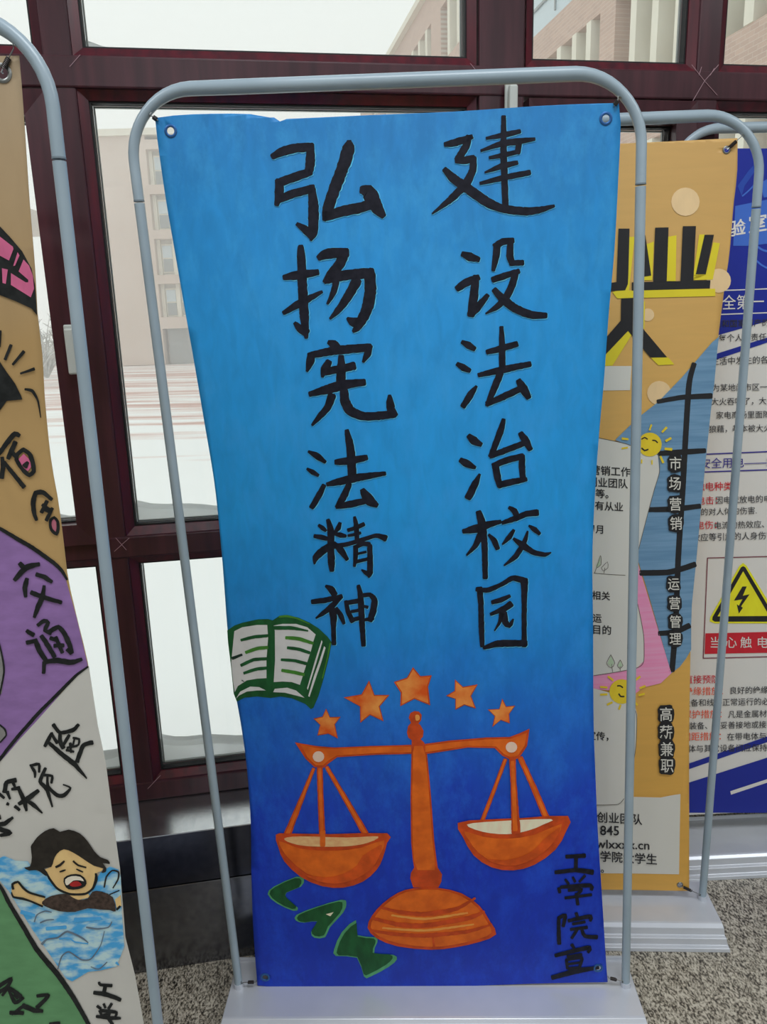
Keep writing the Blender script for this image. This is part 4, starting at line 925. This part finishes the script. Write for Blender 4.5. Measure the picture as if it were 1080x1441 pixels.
# ================================================================== stand 3 and the orange recruiting banner
P3 = to_z(989, 1263, FOOTZ); A3 = at_y(1069, 240, P3.y); UP3 = (A3-P3).normalized()
yaw = -.052; D3 = Vector((math.cos(yaw), math.sin(yaw), 0)); PL3 = P3 - D3*.87
e3, N3, ins3 = stand(PL3, D3, UP3, 1.833, .87, 'grey tubular banner stand on the right with the orange printed banner')
D3o = (D3 - UP3*D3.dot(UP3)).normalized()
r3 = [(1038.6, 194), (1038, 244), (1033, 288), (1027, 360), (1024, 378), (1018, 422), (1011, 478), (1005.5, 540), (1001, 575), (993, 652), (986, 725), (981, 780), (974, 850), (973, 880), (971.5, 977), (970.5, 1060), (970.5, 1160), (970.5, 1256)]
t3 = Banner(PL3, D3o, UP3, N3, [(760, 200), (760, 1250)], r3, [(1030, 196)], [(960, 1254)], 0)
zt3 = t3.loc(1024, 195)[1]; zt3b = t3.loc(875, 202)[1]; zb3 = t3.loc(970, 1254)[1]; zb3b = t3.loc(848, 1252)[1]
R3v = [Vector((x, z, 0)) for z, x in t3.R]
B3n = Banner(PL3, D3o, UP3, N3, [Vector((.035, zt3, 0)), Vector((.05, 1.2, 0)), Vector((.065, .8, 0)), Vector((.05, .4, 0)), Vector((.04, zb3, 0))], R3v,
             [Vector((.03, zt3b+.004, 0)), Vector((t3.loc(875, 202)[0], zt3b, 0)), Vector((t3.loc(1024, 195)[0], zt3, 0)), Vector((.86, zt3, 0))],
             [Vector((0, zb3b, 0)), Vector((t3.loc(848, 1252)[0], zb3b, 0)), Vector((.86, zb3, 0))], .03, .0022)
M_org = gradient_mat('orange_print', [(0, BK(190, 144, 66)), (.35, BK(192, 148, 74)), (.7, BK(190, 150, 84)), (1, BK(178, 142, 86))], .03, (8, 8, 60), .42, None, .4)
org = sheet(B3n, 'printed_banner', M_org, [(1023, 211), (957.5, 1245)], None, 'orange printed banner with large black characters and smiling suns', 'banner', None, .0048, M_metal)
PBLK = paint('print_black', (34, 34, 36), .08); PYEL = paint('print_yellow', (196, 180, 44), .04, (10, 10, 10), .45); PWHT = paint('print_white', (188, 186, 178), .02, (5, 5, 5), .45); PBLU = noisy('print_slate_blue', BK(88, 124, 154), BK(104, 138, 166), (8, 8, 160), .45, .4); PPNK = noisy('print_pink', BK(206, 126, 162), BK(216, 142, 172), (8, 8, 160), .45, .4)
PCIR = paint('print_pale_spot', (202, 174, 132), .03); PLN = paint('print_line', (90, 84, 74), .05); PLEAF = paint('print_leaf', (160, 178, 150), .05); PSUN = paint('print_sun', (206, 178, 44), .05)
Z8 = (840, 300, .22222); Z9 = (820, 520, .24074); ZA = (820, 760, .24074); ZC = (820, 980, .24074)
def circ(cx, cy, r, n=20, ry=None): return ' '.join('%.2f,%.2f' % (cx+r*math.cos(2*PI*k/n), cy+(ry or r)*math.sin(2*PI*k/n)) for k in range(n))
for c in ((965, 284, 20), (1012, 395, 17), (912, 443, 9), (928, 553, 17)): poly(B3n, 'pale_spot', circ(*c), PCIR, org, 1)
# yellow drop shadows, then the black characters
for s in ("100,500 130,540 752,525 750,478 300,488 205,490 240,150 207,150 190,470", "450,150 505,140 500,430 440,430", "650,135 690,135 690,390 612,425 612,390", "738,185 780,190 735,420 612,424 615,390 690,390", "306,200 362,180 352,425 300,425",
          "200,745 222,770 100,965 40,968 40,900", "340,912 452,912 492,958 390,962", "288,560 306,560 302,735 285,722"):
    poly(B3n, 'yellow_shadow', s, PYEL, org, 2, Z8)
for nm, lst in (('创', ("138,98 208,98 200,400 197,450 180,488 60,495 60,445 125,436", "-60,98 20,98 20,400 -60,400")),
                ('业', ("283,140 308,140 345,395 300,402", "370,92 455,90 443,432 357,434", "545,83 628,82 612,428 530,432", "683,137 742,137 690,387 627,387", "222,438 720,425 716,475 222,490")),
                ('人', ("155,540 292,533 288,725 445,912 340,914 198,745 40,912 40,810 152,680",))):
    bm = bmesh.new()
    for s in lst: tess(bm, [[B3n.inv(840+x*.22222, 300+y*.22222) for x, y in parse(s)]])
    grid_cut(bm); o = finish(bm, B3n, 'printed_character', PBLK, org, 3); o['label'] = 'bold black printed character ' + nm
poly(B3n, 'white_panel', "700,515 889,515 887,549 700,551", PWHT, org, 1)
poly(B3n, 'blue_field', "1012,474 1003,481 960,531 926,566 899,587 866,619 903,633 926,640 928,664 921,688 911,725 896,782 910,826 925,878 945,947 957,938 966,926 973,914 973,880 974,850 981,780 986,725 993,652 1001,575 1005.5,540 1010,490", PBLU, org, 2)
strokes(B3n, 'grid_line', "977,512,7 970,540,8 965,616,8 961,690,8 955,780,8 951,880,8 946,943,8;926,565,6 960,559,7 1001,557,8;928,638,7 960,636,8 992,634,7;914,717,7 950,716,8 985,712,7;902,806,8 940,805,8 960,800,8 978,794,8;928,891,7 950,889,8 970,880,8", PBLK, org, 3, (0, 0, 1), .02)
poly(B3n, 'pink_field', "895,783 945,947 930,961 905,967 893,977 868,972 836,969 800,960 800,940 836,950 868,945 897,938 906,930 905,895 899,861 892,832 891,805", PPNK, org, 3)
poly(B3n, 'white_card', "800,612 843,616 880,624 903,633 926,640 928,664 921,688 911,725 896,783 892,800 893,832 900,861 906,895 906,930 897,939 868,945 836,950 800,945", PWHT, org, 4)
poly(B3n, 'white_card', "800,962 836,968 880,980 893,990 897,1005 895,1050 891,1080 889,1110 886,1122 870,1131 800,1133", PWHT, org, 4)
poly(B3n, 'white_card', "800,1121 889,1121 930,1122 945,1119 958,1117 957,1170 956,1230 900,1229 800,1228", PWHT, org, 1)
strokes(B3n, 'card_outline', "843,616,.8 880,624,.8 903,633,.8 926,640,.8 928,664,.8 921,688,.8 911,725,.8 896,783,.8;893,832,.8 900,861,.8 906,895,.8 906,930,.8 897,939,.8 868,945,.8 836,950,.8;888,990,.8 896,1005,.8 895,1050,.8 889,1085,.8;878,1123,.8 870,1131,.8 840,1132,.8;836,806,.8 860,808,.8 880,809,.8", PLN, org, 5, (0, 0, 1), 0)
strokes(B3n, 'leaf_doodle', "70,190,3 85,150,3 105,88,3 108,140,3 85,160,3;125,190,3 130,160,3;110,160,3 145,125,3 148,160,3 120,178,3 110,160,3;175,768,3 170,720,3;165,668,3 188,715,3 168,745,3 140,718,3 165,668,3;220,760,3 219,735,3;220,698,3 236,730,3 218,748,3 203,730,3 220,698,3", PLN, org, 5, ZA, 0)
for s in ("78,150 103,100 104,145 84,158", "165,675 184,715 168,740 145,718", "220,705 233,730 218,744 206,730"): poly(B3n, 'leaf_doodle', s, PLEAF, org, 5, ZA)
for tf, c, rays, face in ((Z9, (392, 437, 70), "402,322,10 391,352,10;490,338,14 465,364,12;515,400,14 487,416,14;520,465,16 482,462,14;470,542,14 455,507,12;405,552,8 405,530,8;345,545,8 345,525,8;230,460,10 262,455,10;232,402,14 265,406,12", "345,405,7 362,396,7 378,405,7;408,412,7 425,414,7 437,426,7;345,458,8 362,472,9 382,465,8"),
                          (ZA, (228, 882, 72), "335,795,12 305,818,12;365,850,12 335,862,12;360,895,12 330,903,12;105,900,12 142,898,12;105,855,12 142,858,12;150,795,12 178,816,12;145,958,12 172,945,12;213,985,12 222,960,10;320,960,10 300,940,10", "203,848,8 220,848,8 234,858,8;212,895,8 222,910,9 242,910,8")):
    s_ = poly(B3n, 'printed_sun', circ(*c), PSUN, org, 6, tf); s_['label'] = 'smiling yellow printed sun'
    strokes(B3n, 'sun_ray', rays, PSUN, s_, 6, tf, 0); strokes(B3n, 'sun_face', face, PBLK, s_, 7, tf, 0)
for body, x, y, adv in (('营销工作', 831, 661, 14.2), ('创业团队', 827, 677.5, 14.2), ('等。', 838, 694, 13.5), ('有从业', 837, 711, 13.5), ('周月', 825, 743.5, 13), ('相关', 833, 837, 13), ('运', 834, 869, 13), ('目的', 833, 885, 14), ('宣传，', 826, 1034, 13),
                        ('创业团队', 840, 1149, 16), ('大学院大学生', 828, 1203, 16.2), ('。', 845, 1221, 14)):
    text(B3n, body, x, y, adv, PBLK, org, 6, .06, .012)
text(B3n, '1845', 835, 1167, 18.6, PBLK, org, 6, .02, .012, tall=1.0); text(B3n, 'wlxxxx.cn', 839, 1186, 17, PBLK, org, 6, .03, .012, fit=75)
for body, pts, adv in (('市场营销', ((950, 652), (949.5, 680), (950, 709), (951, 736)), 18), ('运营管理', ((947.6, 821), (949, 848), (950, 874), (950, 898)), 17), ('高薪兼职', ((937, 1004), (937, 1029), (938, 1053), (938.5, 1076)), 19)):
    for c, (x, y) in zip(body, pts):
        poly(B3n, 'character_outline', ' '.join('%.1f,%.1f' % (x+(adv*.60+.8*math.sin(k*2.3+x))*abs(math.cos(k*PI/10))**.6*(1 if math.cos(k*PI/10) > 0 else -1), y+(adv*.70+.8*math.sin(k*1.7+y))*abs(math.sin(k*PI/10))**.6*(1 if math.sin(k*PI/10) > 0 else -1)) for k in range(20)), PBLK, org, 7); text(B3n, c, x-adv/2, y, adv, PWHT, org, 11, 0, .008, 'lettering', 1.1)
for key, q in (('TR', (1023, 211)), ('BR', (957.5, 1245))):
    X, z = B3n.inv(*q); hook(e3, ins3[key], B3n.at(X, z), N3)
for key, q in (('TL', (.05, zt3b-.012)), ('BL', (.055, zb3b+.012))): hook(e3, ins3[key], B3n.at(*q), N3)

# ================================================================== stand 4, behind at the right, with the blue and white safety poster
F4 = to_z(1040, 1233, 0); Y4 = F4.y+.118; q4 = at_y(1000, 700, Y4)
yaw = .03; D4 = Vector((math.cos(yaw), math.sin(yaw), 0)); UP4 = Vector((0, 0, 1))
xl4 = at_y(935, 300, Y4).x
PL4 = Vector((xl4, Y4-.02, FOOTZ))
tt = at_y(1040, 182, Y4); L4 = tt.z - FOOTZ
e4, N4, ins4 = stand(PL4, D4, UP4, L4, .87, 'grey tubular banner stand farthest back at right with the blue and white poster')
t4 = Banner(PL4, D4, UP4, N4, [(900, 210), (900, 1140)], [(1200, 210), (1200, 1140)], [(1040, 211)], [(1040, 1143)], 0)
zt4 = t4.loc(1050, 211)[1]; zb4 = t4.loc(1030, 1144)[1]
B4n = Banner(PL4, D4, UP4, N4, [Vector((.035, zb4, 0)), Vector((.035, zt4, 0))], [Vector((.835, zb4, 0)), Vector((.835, zt4, 0))], [Vector((0, zt4, 0)), Vector((.87, zt4+.0, 0))], [Vector((0, zb4, 0)), Vector((.87, zb4, 0))], .008)
PW4 = gradient_mat('poster_white', [(0, BK(194, 193, 190)), (1, BK(194, 193, 190))], .015, (4, 4, 4), .35)
pos = sheet(B4n, 'printed_poster', PW4, (), None, 'blue and white electrical safety poster with a yellow warning triangle', 'poster')
PB4 = paint('poster_blue', (30, 42, 132), .04, (5, 5, 5), .35); PL_ = paint('poster_light_blue', (58, 96, 178), .06, (5, 5, 5), .35); PM_ = paint('poster_mid_blue', (38, 66, 150), .06, (5, 5, 5), .35); PV = paint('poster_violet_ink', (52, 48, 128), .05); PRD = paint('poster_red', (176, 36, 48), .05); PORG = paint('poster_orange_ink', (200, 84, 56), .05); PBK = paint('poster_black_ink', (52, 52, 56), .05); PYL = paint('poster_yellow', (206, 200, 40), .04); PMR = paint('poster_maroon', (110, 60, 70), .05)
def P4(name, s, mat, layer, parent=None, sm=0): return poly(B4n, name, s, mat, parent or pos, layer, (0, 0, 1), sm)
P4('blue_field', "960,209 1240,209 1240,424 1080,452 1013,471 960,486", PB4, 1)
P4('light_panel', "1035,290 1080,281 1200,262 1200,335 1080,343 1056,346 1032,346", PL_, 2)
P4('mid_shape', "1038,262 1054,240 1068,225 1066,236 1048,262 1044,276", PM_, 2); P4('mid_shape', "1070,258 1080,252 1200,220 1200,262 1075,278", PL_, 2)
strokes(B4n, 'orbit_line', "1064,366,2.5 1072,373,2.5 1085,379,2.5 1120,385,2.5;1066,347,3 1074,352,3 1090,356,3;1045,276,2 1060,262,2 1070,240,2", PL_, pos, 2, (0, 0, 1), 0)
strokes(B4n, 'white_rule', "1000,409,1.6 1040,408,1.6 1140,404,1.6;1000,443,1.6 1040,441.5,1.6 1140,438,1.6", PW4, pos, 2, (0, 0, 1), 0)
text(B4n, '验', 1026, 323, 24, PW4, pos, 3, -.16, .018); text(B4n, '室', 1053, 317, 27, PW4, pos, 3, -.16, .018); text(B4n, '安', 1079, 311, 27, PW4, pos, 3, -.16, .018)
text(B4n, '安全第一', 996, 427, 20, PW4, pos, 3, -.03, .004, tall=1.1)
for body, x, y, adv, sl in (('公民和国家财产的安全', 993, 456.5, 11.3, -.03), ('是每个人的责任.', 1000, 476.5, 11.3, -.03), ('是生活中发生的各种', 989, 509, 11.6, -.03),
                            ('为某地闹市区一家电', 1002, 546, 11.2, -.02), ('大火吞噬了，大火把', 1000.5, 565.5, 11.2, -.02), ('家电商场里面陈列的', 1007.5, 584.5, 11.0, -.02), ('狼藉，基本被大火烧', 997.5, 604, 11.0, -.02),
                            ('因电流放电的电流过', 1006.5, 704, 11.3, -.03), ('的对人体的伤害.', 986, 720.5, 11.0, -.03), ('电流的热效应、化学', 1004.5, 739.5, 11.2, -.03), ('效应等引起的人身伤害', 974, 756.5, 11.6, -.03),
                            ('良好的绝缘是保证', 1026.5, 971.5, 11, -.02), ('设备和线路正常运行的必要条件', 961, 989, 11.1, -.02), ('凡是金属材料制', 1024.5, 1005, 11, -.02), ('的装备、应妥善接地或接零', 959, 1021.5, 10.9, -.02), ('在带电体与地面间', 1023, 1036.5, 11.2, -.02), ('电体与其它设备间应保持一定的', 957, 1053.5, 11.2, -.015)):
    text(B4n, body, x, y, adv, PBK, pos, 4, sl, .004)
for body, x, y, adv, sl, m_, bd in (('安全用电——触电', 985, 652.5, 15.6, -.03, PV, .004), ('触电种类：', 979, 685, 13, -.02, PRD, .006), ('电击：', 980, 704.5, 12.6, -.02, PRD, .004), ('电伤：', 979, 739, 12.6, -.02, PRD, .004),
                                    ('直接预防：', 963, 956, 12.6, -.01, PRD, .004), ('绝缘措施：', 963, 972.5, 12.6, -.01, PORG, .003), ('保护措施：', 961, 1005, 12.6, -.01, PORG, .003), ('间距措施：', 960, 1036.5, 12.6, -.02, PORG, .003)):
    text(B4n, body, x, y, adv, m_, pos, 4, sl, bd)
strokes(B4n, 'violet_rule', "970,640,1.8 996,639,1.8 1140,633,1.8;970,665,1.8 993,664,1.8 1140,659,1.8", PV, pos, 2, (0, 0, 1), 0)
P4('blue_stripe', "980,507 1011,497 1080,475 1200,436 1200,444 1080,482 1011,505 980,514", PB4, 2)
strokes(B4n, 'box_outline', "996,785,1.4 1040,784,1.4 1150,781,1.4;996,785,1.4 990,926,1.4;990,926,1.4 1040,925,1.4 1150,922,1.4", PMR, pos, 2, (0, 0, 1), 0)
tr = P4('warning_triangle', "1041,796 1046,792 1051,796 1095,868 1094,875 1086,877 1006,877 999,874 1000,868", PYL, 2); tr['label'] = 'yellow warning triangle with a black lightning bolt'
bm = bmesh.new(); tess(bm, [[B4n.inv(x, y) for x, y in parse("1043,798 1046,796.5 1049,798 1091,869 1090,873 1086,874.5 1006,874.5 1002.5,872 1003,868")], [B4n.inv(x, y) for x, y in parse("1046,803.5 1010,867 1083,866.5")][::-1]])
finish(bm, B4n, 'triangle_border', PBLK, tr, 3)
P4('lightning_bolt', "1045,825 1051,825 1045.5,838 1055,836 1043,853 1045.5,855 1040,863 1037,850 1040,852 1045,843 1033,845", PBLK, 3, tr)
P4('red_panel', "993,891 1040,890 1150,887 1150,917 1040,919 992,920", PRD, 2)
for c, x in zip('当心触电', (1007, 1029, 1050, 1073)): text(B4n, c, x-8.5, 904, 17, PW4, pos, 3, 0, .004)
P4('blue_stripe', "960,1076 970,1074 1080,1036 1200,995 1200,1004 1080,1044 970,1082 960,1085", PB4, 2)
P4('blue_field', "940,1110 970,1101 1080,1066 1240,1015 1240,1150 940,1150".replace('1150', '1143.5'), PB4, 1)
P4('white_stripe', "1028,1113 1080,1096 1200,1060 1200,1066 1080,1101 1029,1118", PW4, 2)
for key, q in (('TL', (.045, zt4-.01)), ('TR', (.825, zt4-.01)), ('BL', (.045, zb4+.01)), ('BR', (.825, zb4+.01))): hook(e4, ins4[key], B4n.at(*q), N4)
# the pale bottom roller sleeve of the poster, between print and base
